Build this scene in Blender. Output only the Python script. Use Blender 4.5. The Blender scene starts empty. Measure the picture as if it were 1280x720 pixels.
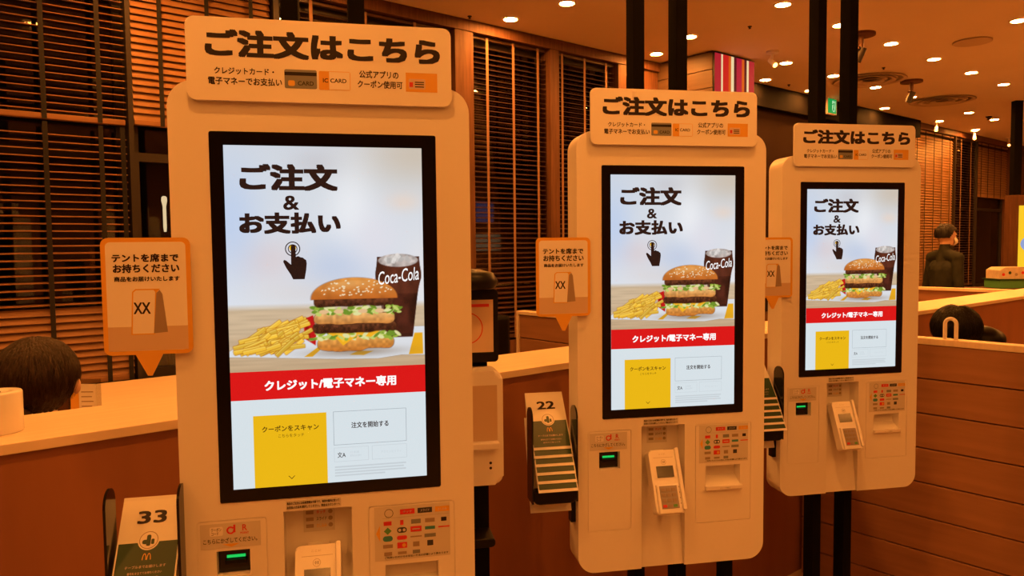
import bpy, bmesh, math, random
import numpy as np
from mathutils import Vector, Matrix, noise as mnoise
random.seed(7)
C = bpy.context.scene.collection
scene = bpy.context.scene

# ------------------------------------------------------------------ camera
# world axes: x runs along the window wall, y towards the window wall, z up
A = math.radians(39.5)
def W(X, Y):                                   # camera-ground frame (right, forward) -> world
    return (X*math.cos(A) + Y*math.sin(A), -X*math.sin(A) + Y*math.cos(A))
PITCH, ROLL, FPX = 0.0548, -0.0103, 941.46
r0 = Vector((*W(1, 0), 0)); g = Vector((*W(0, 1), 0)); zz = Vector((0, 0, 1))
fw = g*math.cos(PITCH) - zz*math.sin(PITCH)
u0 = zz*math.cos(PITCH) + g*math.sin(PITCH)
rt = r0*math.cos(ROLL) + u0*math.sin(ROLL)
up = -r0*math.sin(ROLL) + u0*math.cos(ROLL)
cam_d = bpy.data.cameras.new('camera'); cam_d.sensor_width = 36; cam_d.lens = FPX/1280*36
cam_d.clip_start = 0.05; cam_d.clip_end = 200
cam = bpy.data.objects.new('camera', cam_d); C.objects.link(cam)
m = Matrix((rt, up, -fw)).transposed().to_4x4(); m.translation = Vector((0, 0, 1.5))
cam.matrix_world = m
scene.camera = cam

# ------------------------------------------------------------------ world, exposure
wd = bpy.data.worlds.new('night'); scene.world = wd; wd.use_nodes = True
wd.node_tree.nodes['Background'].inputs[0].default_value = (0.010, 0.012, 0.020, 1)
wd.node_tree.nodes['Background'].inputs[1].default_value = 0.25
vs = scene.view_settings
scene.display_settings.display_device = 'sRGB'
vs.view_transform = 'Standard'; vs.look = 'None'; vs.gamma = 1.0; vs.use_curve_mapping = False
vs.exposure = 0.0
LAMP_COL = (1.0, 0.335, 0.054)                 # the warm lamps of the room
LAMP_POWER = 800.0

# ------------------------------------------------------------------ materials
def lin(c):
    return tuple(((x/255)/12.92 if x/255 <= 0.04045 else ((x/255+0.055)/1.055)**2.4) for x in c)
def mat(name, col, rough=0.5, spec=0.5, var=0.0, scale=20.0, stretch=(1, 1, 1), bump=0.0, metal=0.0, coat=0.0, emit=None, es=0.0, col2=None):
    mm = bpy.data.materials.new(name); mm.use_nodes = True
    nt = mm.node_tree; b = nt.nodes['Principled BSDF']
    b.inputs['Base Color'].default_value = (*col, 1); b.inputs['Roughness'].default_value = rough
    b.inputs['Specular IOR Level'].default_value = spec; b.inputs['Metallic'].default_value = metal
    b.inputs['Coat Weight'].default_value = coat
    if emit: b.inputs['Emission Color'].default_value = (*emit, 1); b.inputs['Emission Strength'].default_value = es
    if var or bump:
        tc = nt.nodes.new('ShaderNodeTexCoord'); mp = nt.nodes.new('ShaderNodeMapping'); mp.inputs['Scale'].default_value = stretch
        nz = nt.nodes.new('ShaderNodeTexNoise'); nz.inputs['Scale'].default_value = scale; nz.inputs['Detail'].default_value = 5
        nt.links.new(tc.outputs['Object'], mp.inputs[0]); nt.links.new(mp.outputs[0], nz.inputs['Vector'])
        if var:
            cr = nt.nodes.new('ShaderNodeValToRGB')
            c2 = col2 if col2 else tuple(min(1, x*(1+var)) for x in col)
            cr.color_ramp.elements[0].position = 0.3; cr.color_ramp.elements[1].position = 0.7
            cr.color_ramp.elements[0].color = (*[x*(1-var) for x in col], 1); cr.color_ramp.elements[1].color = (*c2, 1)
            nt.links.new(nz.outputs[0], cr.inputs[0]); nt.links.new(cr.outputs[0], b.inputs['Base Color'])
        if bump:
            bp = nt.nodes.new('ShaderNodeBump'); bp.inputs['Strength'].default_value = bump; bp.inputs['Distance'].default_value = 0.01
            nt.links.new(nz.outputs[0], bp.inputs['Height']); nt.links.new(bp.outputs[0], b.inputs['Normal'])
    return mm
def emis(name, col, s=1.0):
    return mat(name, (0.01, 0.01, 0.01), 0.25, 0.4, emit=col, es=s)
M = {}
M['white'] = mat('kiosk_white', (0.80, 0.78, 0.76), 0.38, 0.4, var=0.02, scale=3)
M['signwhite'] = mat('sign_white', (0.84, 0.82, 0.80), 0.22, 0.5, var=0.015, scale=4)
M['groove'] = mat('panel_groove', (0.42, 0.40, 0.38), 0.6)
M['ink'] = mat('print_ink', (0.018, 0.012, 0.014), 0.45, 0.3)
M['bezel'] = mat('bezel_glass', (0.004, 0.004, 0.004), 0.12, 0.4)
M['black'] = mat('black_plastic', (0.006, 0.005, 0.0045), 0.4, 0.2, var=0.2, scale=30)
M['blackmetal'] = mat('black_painted_steel', (0.0065, 0.0055, 0.005), 0.8, 0.03, var=0.15, scale=12)
M['gloss'] = mat('black_acrylic', (0.006, 0.005, 0.005), 0.14, 0.4)
M['orange'] = mat('print_orange', (0.74, 0.40, 0.06), 0.4)
M['cardgrey'] = mat('print_grey', (0.20, 0.22, 0.22), 0.4)
M['cardgold'] = mat('print_gold', (0.75, 0.45, 0.08), 0.4)
M['red'] = mat('print_red', (0.62, 0.03, 0.03), 0.4)
M['green'] = mat('print_green', (0.022, 0.062, 0.028), 0.4)  # dark green print; shadow between the stacked tents is put in too
M['pgreen'] = mat('print_bright_green', (0.10, 0.32, 0.10), 0.4)
M['navy'] = mat('print_navy', (0.03, 0.035, 0.06), 0.4)
M['teal'] = mat('print_teal', (0.05, 0.25, 0.25), 0.4)
M['sticker'] = mat('sticker_film', (0.62, 0.60, 0.57), 0.3)
M['tan'] = mat('print_tan', (0.62, 0.48, 0.36), 0.4)
M['tan2'] = mat('print_shade', (0.32, 0.25, 0.20), 0.4)
M['paper'] = mat('tent_card', (0.80, 0.78, 0.74), 0.45, 0.3, var=0.02)
M['wood'] = mat('wood_trim', (0.12, 0.054, 0.026), 0.55, 0.2, var=0.22, scale=6, stretch=(8, 8, 0.7), bump=0.05)
M['partition'] = mat('partition_brown', (0.30, 0.12, 0.055), 0.5, 0.3, var=0.08, scale=8, stretch=(1, 1, 0.2))
M['plank'] = mat('partition_plank', (0.33, 0.165, 0.085), 0.5, 0.3, var=0.12, scale=5, stretch=(1, 0.5, 6), bump=0.03)
M['plank2'] = mat('pillar_plank', (0.085, 0.050, 0.028), 0.5, 0.3, var=0.12, scale=5, stretch=(0.6, 0.6, 6), bump=0.03)
M['cap'] = mat('cap_maple', (0.80, 0.66, 0.50), 0.4, 0.4, var=0.06, scale=7, stretch=(0.6, 8, 1))
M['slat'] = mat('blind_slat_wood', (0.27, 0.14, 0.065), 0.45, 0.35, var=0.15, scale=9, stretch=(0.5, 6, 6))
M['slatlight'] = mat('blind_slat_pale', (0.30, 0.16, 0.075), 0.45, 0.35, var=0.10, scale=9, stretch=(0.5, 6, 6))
M['slatshade'] = mat('blind_slat_shaded', (0.062, 0.030, 0.018), 0.45, 0.35, var=0.15, scale=9, stretch=(0.5, 6, 6))  # darker copy of the slat wood; weaker light is put into the colour
M['tapeb'] = mat('tape_black', (0.006, 0.005, 0.004), 0.8)
M['tapel'] = mat('tape_tan', (0.24, 0.135, 0.075), 0.8)
M['wall'] = mat('wall_brown', (0.30, 0.17, 0.10), 0.6, var=0.1, scale=3)
M['darkwall'] = mat('wall_dark', (0.020, 0.012, 0.008), 1.0, 0.0, var=0.12, scale=3)
M['ceil'] = mat('ceiling_paint', (0.68, 0.58, 0.47), 0.85, 0.2, var=0.02, scale=2)
M['vent'] = mat('vent_paint', (0.50, 0.40, 0.31), 0.8, 0.2)
M['floor'] = mat('floor_tile', (0.50, 0.36, 0.25), 0.5, 0.4, var=0.1, scale=2)
M['frame'] = mat('window_frame_dark', (0.018, 0.012, 0.009), 0.6)
M['trimring'] = mat('lamp_ring', (0.75, 0.7, 0.65), 0.4)
M['lamp'] = mat('lamp_lens', (0.8, 0.8, 0.8), 0.4, emit=LAMP_COL, es=LAMP_POWER)
M['spotlamp'] = mat('spot_lens', (0.8, 0.8, 0.8), 0.4, emit=LAMP_COL, es=14.0)
M['hair'] = mat('hair_brown', (0.034, 0.019, 0.012), 0.45, 0.3, var=0.75, scale=22, stretch=(6, 6, 0.5), bump=0.6)
M['hairb'] = mat('hair_black', (0.009, 0.008, 0.008), 0.45, 0.25, var=0.6, scale=22, stretch=(6, 6, 0.5), bump=0.6)
M['skin'] = mat('skin', (0.62, 0.40, 0.29), 0.5, var=0.05)
M['jacket'] = mat('jacket_dark_green', (0.022, 0.024, 0.018), 0.7, 0.15, var=0.25, scale=15, bump=0.2)
M['cream'] = mat('cloth_cream', (0.62, 0.52, 0.40), 0.8, var=0.1, scale=25, bump=0.2)
M['trouser'] = mat('trouser_dark', (0.03, 0.03, 0.035), 0.8, var=0.2)
M['maskw'] = mat('face_mask', (0.78, 0.78, 0.78), 0.8)
M['asphalt'] = mat('asphalt', (0.03, 0.03, 0.03), 0.9)
M['facade'] = mat('facade_dark', (0.03, 0.03, 0.035), 0.8, var=0.2, scale=1)
M['litblue'] = emis('lit_blue_window', lin((90, 95, 150)), 0.22)
M['litwhite'] = emis('lit_white_band', lin((190, 160, 120)), 0.20)
M['lantern'] = emis('lantern_glow', (1.0, 0.72, 0.40), 1.3)
M['exitg'] = mat('exit_green', (0.01, 0.02, 0.01), 0.8, 0.05, emit=lin((10, 165, 75)), es=0.85)
M['exitw'] = mat('exit_white', (0.02, 0.02, 0.02), 0.8, 0.05, emit=lin((190, 240, 190)), es=0.9)
M['scan'] = emis('scanner_green', lin((10, 215, 95)), 0.9)
M['lcd'] = mat('terminal_lcd', (0.07, 0.075, 0.06), 0.15, 0.6)
M['keys'] = mat('terminal_keypad', (0.33, 0.30, 0.28), 0.5)
# stripe poster (emissive colours)
for n_, c_ in (('red', (215, 35, 30)), ('pink', (188, 34, 48)), ('wht', (255, 225, 170)), ('mag', (190, 25, 58)), ('org', (225, 95, 25)), ('mar', (95, 20, 30))):
    M['st_'+n_] = mat('stripe_'+n_, (0.01, 0.01, 0.01), 0.8, 0.05, emit=lin(c_), es=0.85)
# screen colours
M['s_red'] = emis('screen_red', lin((222, 20, 24)), 0.95)
M['s_white'] = emis('screen_white', lin((218, 230, 236)), 0.95)
M['s_text'] = emis('screen_text_white', lin((255, 255, 255)), 1.0)
M['s_yellow'] = emis('screen_yellow', lin((238, 186, 22)), 0.95)
M['s_black'] = emis('screen_black', lin((34, 20, 18)), 1.0)
M['s_brown'] = emis('screen_brown', lin((70, 50, 10)), 1.0)
M['s_grey'] = emis('screen_grey', lin((150, 160, 168)), 1.0)
M['s_lgrey'] = emis('screen_light_grey', lin((196, 206, 212)), 1.0)
M['s_board'] = emis('board_yellow', lin((250, 200, 40)), 1.0)
M['s_blue'] = emis('board_blue', lin((150, 170, 220)), 0.9)
def glass_mat():
    mm = bpy.data.materials.new('window_glass'); mm.use_nodes = True; nt = mm.node_tree; nt.nodes.clear()
    o = nt.nodes.new('ShaderNodeOutputMaterial'); mx = nt.nodes.new('ShaderNodeMixShader'); tr = nt.nodes.new('ShaderNodeBsdfTransparent')
    gl = nt.nodes.new('ShaderNodeBsdfGlossy'); gl.inputs['Roughness'].default_value = 0.02; fr = nt.nodes.new('ShaderNodeFresnel'); fr.inputs['IOR'].default_value = 1.6
    tr.inputs[0].default_value = (0.8, 0.82, 0.82, 1)
    nt.links.new(fr.outputs[0], mx.inputs[0]); nt.links.new(tr.outputs[0], mx.inputs[1]); nt.links.new(gl.outputs[0], mx.inputs[2]); nt.links.new(mx.outputs[0], o.inputs[0])
    return mm
M['glass'] = glass_mat()
def screen_mat():
    mm = mat('screen_photo', (0.01, 0.01, 0.01), 0.25, 0.4); nt = mm.node_tree; b = nt.nodes['Principled BSDF']
    at = nt.nodes.new('ShaderNodeAttribute'); at.attribute_name = 'picture'
    nt.links.new(at.outputs['Color'], b.inputs['Emission Color']); b.inputs['Emission Strength'].default_value = 0.95
    return mm
M['photo'] = screen_mat()

# ------------------------------------------------------------------ object helpers
def link(name, me, parent=None, loc=None, rot=None):
    o = bpy.data.objects.new(name, me); C.objects.link(o)
    if parent is not None: o.parent = parent
    if loc is not None: o.location = loc
    if rot is not None: o.rotation_euler = rot
    return o
def tag(o, label, cat, group=None):
    o['label'] = label; o['category'] = cat
    if group: o['group'] = group
    return o
def struct(o):
    o['kind'] = 'structure'; return o
def thing(name, label, cat, loc=(0, 0, 0), rz=0.0, group=None):
    o = link(name, None, None, loc, (0, 0, rz)); o.empty_display_size = 0.1
    return tag(o, label, cat, group)
def mesh(name, bm, mt, smooth=False):
    me = bpy.data.meshes.new(name); bmesh.ops.recalc_face_normals(bm, faces=bm.faces); bm.to_mesh(me); bm.free()
    for x in (mt if isinstance(mt, (list, tuple)) else [mt]): me.materials.append(M[x])
    if smooth:
        me.polygons.foreach_set('use_smooth', [True]*len(me.polygons))
    return me
def bx(bm, x0, x1, y0, y1, z0, z1, mx=None):
    vs_ = [bm.verts.new(p) for p in ((x0, y0, z0), (x1, y0, z0), (x1, y1, z0), (x0, y1, z0), (x0, y0, z1), (x1, y0, z1), (x1, y1, z1), (x0, y1, z1))]
    if mx is not None:
        for v in vs_: v.co = mx @ v.co
    for f in ((0, 3, 2, 1), (4, 5, 6, 7), (0, 1, 5, 4), (1, 2, 6, 5), (2, 3, 7, 6), (3, 0, 4, 7)): bm.faces.new([vs_[i] for i in f])
    return vs_
def box_me(name, mt, *a, bev=0.0, seg=2):
    bm = bmesh.new(); bx(bm, *a)
    if bev: bmesh.ops.bevel(bm, geom=bm.edges[:], offset=bev, segments=seg, affect='EDGES', profile=0.6)
    return mesh(name, bm, mt)
def rrect(x0, x1, z0, z1, r, n=6, corners=(1, 1, 1, 1)):
    pts = []
    for cx, cz, a0, on in ((x1-r, z1-r, 0, corners[0]), (x0+r, z1-r, 90, corners[1]), (x0+r, z0+r, 180, corners[2]), (x1-r, z0+r, 270, corners[3])):
        if not on:
            s = {0: (1, 1), 90: (-1, 1), 180: (-1, -1), 270: (1, -1)}[a0]; pts.append((cx+s[0]*r, cz+s[1]*r)); continue
        for i in range(n+1):
            t = math.radians(a0+90*i/n); pts.append((cx+r*math.cos(t), cz+r*math.sin(t)))
    return pts
def prism(bm, pts, y0, y1):                     # outline in x,z; extruded y0..y1
    a = [bm.verts.new((p[0], y0, p[1])) for p in pts]; b = [bm.verts.new((p[0], y1, p[1])) for p in pts]
    bm.faces.new(a); bm.faces.new(b[::-1]); n = len(pts)
    for i in range(n): bm.faces.new((a[i], a[(i+1) % n], b[(i+1) % n], b[i]))
    return a, b
def prism_me(name, mt, pts, y0, y1, bev=0.0, seg=3, smooth=False):
    bm = bmesh.new(); a, b = prism(bm, pts, y0, y1)
    if bev:
        s = set(a)
        es = [e for e in bm.edges if (e.verts[0] in s) and (e.verts[1] in s)]
        bmesh.ops.bevel(bm, geom=es, offset=bev, segments=seg, affect='EDGES', profile=0.5)
    return mesh(name, bm, mt, smooth)
def flat(name, mt, pts, y):                     # print: one face in the x,z plane
    bm = bmesh.new(); bm.faces.new([bm.verts.new((p[0], y, p[1])) for p in pts])
    me = mesh(name, bm, mt)
    if me.polygons[0].normal.y > 0: me.flip_normals()
    return me
def rect(x0, x1, z0, z1): return [(x0, z0), (x1, z0), (x1, z1), (x0, z1)]
def circ(cx, cz, r, n=20, rz=None): return [(cx+r*math.cos(2*math.pi*i/n), cz+(rz or r)*math.sin(2*math.pi*i/n)) for i in range(n)]
def ring(name, mt, cx, cz, r0_, r1_, y, n=28, a0=0, a1=360):
    bm = bmesh.new(); k = n; P = []
    for i in range(k+1):
        t = math.radians(a0+(a1-a0)*i/k); P.append((bm.verts.new((cx+r0_*math.cos(t), y, cz+r0_*math.sin(t))), bm.verts.new((cx+r1_*math.cos(t), y, cz+r1_*math.sin(t)))))
    for i in range(k): bm.faces.new((P[i][0], P[i+1][0], P[i+1][1], P[i][1]))
    me = mesh(name, bm, mt)
    if me.polygons[0].normal.y > 0: me.flip_normals()
    return me
def cyl(bm, cx, cy, z0, z1, r_0, r_1=None, n=24, mx=None):
    r_1 = r_0 if r_1 is None else r_1
    a = [bm.verts.new((cx+r_0*math.cos(2*math.pi*i/n), cy+r_0*math.sin(2*math.pi*i/n), z0)) for i in range(n)]
    b = [bm.verts.new((cx+r_1*math.cos(2*math.pi*i/n), cy+r_1*math.sin(2*math.pi*i/n), z1)) for i in range(n)]
    bm.faces.new(a[::-1]); bm.faces.new(b)
    for i in range(n): bm.faces.new((a[i], a[(i+1) % n], b[(i+1) % n], b[i]))
    if mx is not None:
        for v in a+b: v.co = mx @ v.co
def cyl_me(name, mt, *a, **k):
    bm = bmesh.new(); cyl(bm, *a, **k); return mesh(name, bm, mt)
def lathe_me(name, mt, prof, n=28, smooth=True, caps=True):
    bm = bmesh.new(); rings = []
    for r, z in prof: rings.append([bm.verts.new((r*math.cos(2*math.pi*i/n), r*math.sin(2*math.pi*i/n), z)) for i in range(n)])
    for a, b in zip(rings, rings[1:]):
        for i in range(n): bm.faces.new((a[i], a[(i+1) % n], b[(i+1) % n], b[i]))
    if caps: bm.faces.new(rings[0][::-1]); bm.faces.new(rings[-1])
    return mesh(name, bm, mt, smooth)
_tc = {}
def text_me(s, mt, x0, x1, z0, z1, y, bold=0.0, mx=None, slant=0.0):
    # lettering as a flat mesh fitted to a rectangle; bold (in em) thickens the strokes by overlaying shifted copies
    if s not in _tc:
        cu = bpy.data.curves.new('lettering', 'FONT'); cu.body = s; cu.size = 1.0; cu.resolution_u = 3
        cu.dimensions = '2D'; cu.fill_mode = 'FRONT'
        o = bpy.data.objects.new('tmp', cu); C.objects.link(o); bpy.context.view_layer.update()
        me = bpy.data.meshes.new_from_object(o.evaluated_get(bpy.context.evaluated_depsgraph_get()))
        bpy.data.objects.remove(o); bpy.data.curves.remove(cu)
        n = len(me.vertices); co = np.zeros(n*3, np.float32); me.vertices.foreach_get('co', co)
        _tc[s] = (co.reshape(-1, 3)[:, :2], [tuple(p.vertices) for p in me.polygons]); bpy.data.meshes.remove(me)
    co, fs = _tc[s]; n = len(co)
    if slant: co = np.stack([co[:, 0]+slant*co[:, 1], co[:, 1]], 1)
    sh = [(0.0, 0.0)]
    if bold >= 0.016: sh += [(bold*p, bold*0.85*q) for p in (-1, 0, 1) for q in (-1, 0, 1) if p or q]
    elif bold: sh = [(-bold, -bold*0.6), (bold, -bold*0.6), (-bold, bold*0.6), (bold, bold*0.6)]
    P = np.concatenate([co+np.array(q, np.float32) for q in sh]); lay = np.repeat(np.arange(len(sh)), n)
    F = [tuple(i+k*n for i in f) for k in range(len(sh)) for f in fs]
    lo, hi = P.min(0), P.max(0); out = np.empty((len(P), 3), np.float32)
    out[:, 0] = x0+(P[:, 0]-lo[0])/(hi[0]-lo[0])*(x1-x0); out[:, 2] = z0+(P[:, 1]-lo[1])/max(hi[1]-lo[1], 1e-6)*(z1-z0); out[:, 1] = y-lay*0.00001
    me = bpy.data.meshes.new('lettering'); me.from_pydata(out.tolist(), [], F); me.materials.append(M[mt])
    if mx is not None: me.transform(mx)
    me.update()
    return me
def boolean(me, cutters):
    o = link('tmp_body', me); tmp = [o]
    for c in cutters:
        co = link('tmp_cut', c); tmp.append(co); md = o.modifiers.new('b', 'BOOLEAN'); md.operation = 'DIFFERENCE'; md.solver = 'EXACT'; md.object = co
    bpy.context.view_layer.update()
    r = bpy.data.meshes.new_from_object(o.evaluated_get(bpy.context.evaluated_depsgraph_get()))
    for t in tmp: bpy.data.objects.remove(t)
    return r

# ------------------------------------------------------------------ the room
CEIL = 3.22; WV = 4.70; ZF = -0.28            # heights are measured from 1.5 m below the lens; the floor is a little lower
struct(link('floor', box_me('floor', 'floor', -4, 19, -5, 4.9, ZF-0.1, ZF)))
struct(link('ceiling', box_me('ceiling', 'ceil', -4, 19, -5, 4.9, CEIL, CEIL+0.1)))
struct(link('wall_left', box_me('wall_left', 'wall', -4.15, -4, -5, 4.9, ZF, CEIL)))
struct(link('wall_right', box_me('wall_right', 'wall', 19, 19.15, -5, 4.9, ZF, CEIL)))
struct(link('wall_front', box_me('wall_front', 'wall', -4, 19, -5.15, -5, ZF, CEIL)))
# window wall: parapet below, header above, solid bays between the openings
bm = bmesh.new()
bx(bm, -4, 19, WV, WV+0.2, ZF, 0.74)
bx(bm, -4, 19, WV, WV+0.2, 3.14, CEIL)
bx(bm, -4, -0.25, WV, WV+0.2, 0.74, 3.14)
bx(bm, 5.25, 6.31, WV, WV+0.2, 0.74, 3.14)
bx(bm, 15.3, 19, WV, WV+0.2, 0.74, 3.14)
wb = struct(link('wall_back', mesh('wall_back', bm, 'wood')))
struct(link('wall_back_dark', box_me('wall_back_dark', 'darkwall', 6.315, 11.28, WV-0.015, WV+0.2, 0.745, 3.135)))
tn = 1
for x0, x1 in ((1.075, 1.10), (1.94, 1.975), (3.33, 3.50), (4.295, 4.395), (5.125, 5.25), (12.83, 12.86), (13.71, 13.76), (15.22, 15.3)):
    struct(link('trim_%d' % tn, box_me('trim', 'wood' if x1-x0 > 0.06 else 'frame', x0, x1, WV-0.02 if x1-x0 > 0.06 else WV, WV+0.2, 0.745, 3.14))); tn += 1
for x0, x1, hm_ in ((-4, 5.69, 'wood'), (6.33, 11.29, 'darkwall'), (11.295, 19, 'wood')):       # header board under the ceiling
    struct(link('trim_%d' % tn, box_me('trim', hm_, x0, x1, WV-0.03, WV-0.001, 3.135, CEIL-0.002))); tn += 1
struct(link('trim_%d' % tn, box_me('trim', 'blackmetal', 6.6, 11.3, WV-0.10, WV-0.035, 2.98, CEIL-0.002))); tn += 1
wn = 1
for x0, x1 in ((-0.25, 1.075), (1.10, 1.94), (1.975, 3.33), (3.50, 4.295), (4.395, 5.125), (11.285, 12.83), (12.86, 13.71), (13.76, 15.22)):
    bm = bmesh.new(); t = 0.045
    bx(bm, x0, x0+t, WV+0.10, WV+0.16, 0.745, 3.135); bx(bm, x1-t, x1, WV+0.10, WV+0.16, 0.745, 3.135)
    bx(bm, x0+t, x1-t, WV+0.10, WV+0.16, 0.745, 0.80); bx(bm, x0+t, x1-t, WV+0.10, WV+0.16, 3.08, 3.135); bx(bm, x0+t, x1-t, WV+0.10, WV+0.16, 2.02, 2.07)
    w_ = struct(link('window_%d' % wn, mesh('window', bm, 'frame'))); wn += 1
    link('pane', box_me('pane', 'glass', x0+t, x1-t, WV+0.125, WV+0.133, 0.80, 2.02), w_)
    link('pane', box_me('pane', 'glass', x0+t, x1-t, WV+0.125, WV+0.133, 2.07, 3.08), w_)
# pillar with planked sides and the lit striped poster
PX0, PX1, PY0 = 5.69, 6.31, 4.08
pil = struct(link('trim_%d' % tn, box_me('trim_core', 'darkwall', PX0+0.02, PX1-0.005, PY0+0.02, WV-0.001, ZF, CEIL-0.001))); tn += 1
pk = box_me('plank', 'plank2', PX0, PX0+0.02, PY0, WV-0.002, 0, 0.154, bev=0.003, seg=1)
pk2 = box_me('plank', 'plank2', PX0+0.021, PX1, PY0, PY0+0.02, 0, 0.154, bev=0.003, seg=1)
for i in range(22):
    link('plank', pk, pil, (0, 0, ZF+0.002+0.1588*i))
    if i < 17: link('plank', pk2, pil, (0, 0, ZF+0.002+0.1588*i))
po = thing('striped_poster', 'lit poster of vertical red, orange and cream stripes high on the planked pillar', 'poster', (0, PY0, 0))
link('backing', box_me('backing', 'black', PX0+0.005, PX1-0.005, -0.02, -0.001, 2.45, 3.20), po)
sx = [5.695, 5.787, 5.812, 5.90, 5.937, 5.981, 6.022, 6.105, 6.144, 6.183, 6.215, 6.305]
for i, c_ in enumerate(('pink', 'wht', 'red', 'org', 'wht', 'mar', 'mag', 'org', 'mar', 'wht', 'pink')):
    link('stripe', box_me('stripe', 'st_'+c_, sx[i], sx[i+1], -0.024, -0.0205, 2.455, 3.195), po)

# outside the windows: dark street, a facade, lanterns
struct(link('street', box_me('street', 'asphalt', -8, 40, 4.95, 14, ZF-0.1, ZF)))
fa = thing('building', 'dark building across the street with dim bluish windows, seen through the blinds', 'building', (0, 9.6, ZF))
link('facade_wall', box_me('facade_wall', 'facade', -6, 30, 0, 0.4, 0, 5), fa)
for x0, x1, z0, z1, mt in ((6.7, 7.05, 2.15, 2.5, 'litblue'), (7.15, 7.5, 2.15, 2.5, 'litblue'), (8.4, 8.8, 2.1, 2.55, 'litblue'), (7.65, 8.1, 2.2, 2.45, 'litblue'), (6.7, 8.2, 1.72, 1.98, 'litwhite'), (8.3, 9.3, 1.72, 1.95, 'litwhite')):
    f_ = link('window', box_me('window', 'frame', x0-0.04, x1+0.04, -0.05, -0.001, z0-0.04, z1+0.04), fa)
    link('pane', box_me('pane', mt, x0, x1, -0.06, -0.051, z0, z1), f_)
for (x, y, z0, z1, lab) in ((1.86, 7.0, 1.66, 1.97, 'glowing white tube lantern outside the window left of the nearest kiosk'), (16.45, 5.6, 1.44, 1.74, 'glowing tube lantern outside the far window by the yellow menu board')):
    t_ = thing('street_lantern', lab, 'lantern', (x, y, ZF), group='lanterns on the street')
    link('post', cyl_me('post', 'blackmetal', 0, 0, 0, z0-ZF, 0.018), t_)
    link('lamp_tube', lathe_me('lamp_tube', 'lantern', [(0.010, z0-ZF), (0.014, z0+0.04-ZF), (0.014, z1-0.09-ZF), (0.024, z1-0.04-ZF), (0.022, z1-0.01-ZF), (0.01, z1-ZF)]), t_)
    link('base', cyl_me('base', 'blackmetal', 0, 0, 0, 0.04, 0.09), t_)

# ------------------------------------------------------------------ partitions (low walls of the booths)
PV = 2.10
lp = thing('booth_partition', 'long brown low wall with a wide pale wooden cap running behind the kiosks', 'partition', (0, 0, 0))
link('panel', box_me('panel', 'partition', -3.95, 9.5, PV+0.015, PV+0.325, ZF+0.08, 1.024), lp)
link('plinth', box_me('plinth', 'partition', -3.95, 9.5, PV+0.02, PV+0.30, ZF, ZF+0.08), lp)
link('cap', box_me('cap', 'cap', -3.98, 9.55, PV, PV+0.345, 1.024, 1.05, bev=0.003), lp)
rp = thing('booth_partition', 'low wall of broad brown horizontal planks with a thin pale top at right', 'partition', (3.76, 0, 0))
link('core', box_me('core', 'frame', 0.012, 0.045, -3.0, PV-0.004, ZF, 1.02), rp)
pkm = box_me('plank', 'plank', 0, 0.03, -3.0, PV-0.004, 0, 0.1605, bev=0.003, seg=1)
for i in range(8): link('plank', pkm, rp, (-0.018, 0, 1.02-0.166*(i+1)+0.0055))
link('plinth', box_me('plinth', 'frame', -0.005, 0.05, -3.0, PV-0.004, ZF, ZF+0.008), rp)
link('cap', box_me('cap', 'cap', -0.022, 0.055, -3.0, PV-0.004, 1.0205, 1.05, bev=0.003), rp)
bp = thing('booth_partition', 'short brown booth divider with pale edging near the window, left of the middle kiosk', 'partition', (3.40, 0, 0))
link('core', box_me('core', 'frame', 0.012, 0.045, PV+0.35, 4.03, ZF, 1.025), bp)
pkb = box_me('plank', 'plank', 0, 0.024, PV+0.35, 4.03, 0, 0.1605, bev=0.003, seg=1)
for i in range(8): link('plank', pkb, bp, (-0.012, 0, 1.025-0.166*(i+1)+0.0055))
link('cap', box_me('cap', 'cap', -0.022, 0.055, PV+0.35, 4.055, 1.0255, 1.05, bev=0.003), bp)
link('end_board', box_me('end_board', 'cap', -0.022, 0.055, 4.031, 4.055, ZF, 1.025), bp)
fp = thing('booth_partition', 'far low wall with pale cap in front of the standing man', 'partition', (8.06, 0, 0))
link('panel', box_me('panel', 'plank', 0, 0.05, PV+0.35, 4.3, ZF, 1.02), fp)
link('cap', box_me('cap', 'cap', -0.022, 0.072, PV+0.35, 4.3, 1.0205, 1.05, bev=0.003), fp)

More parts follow.
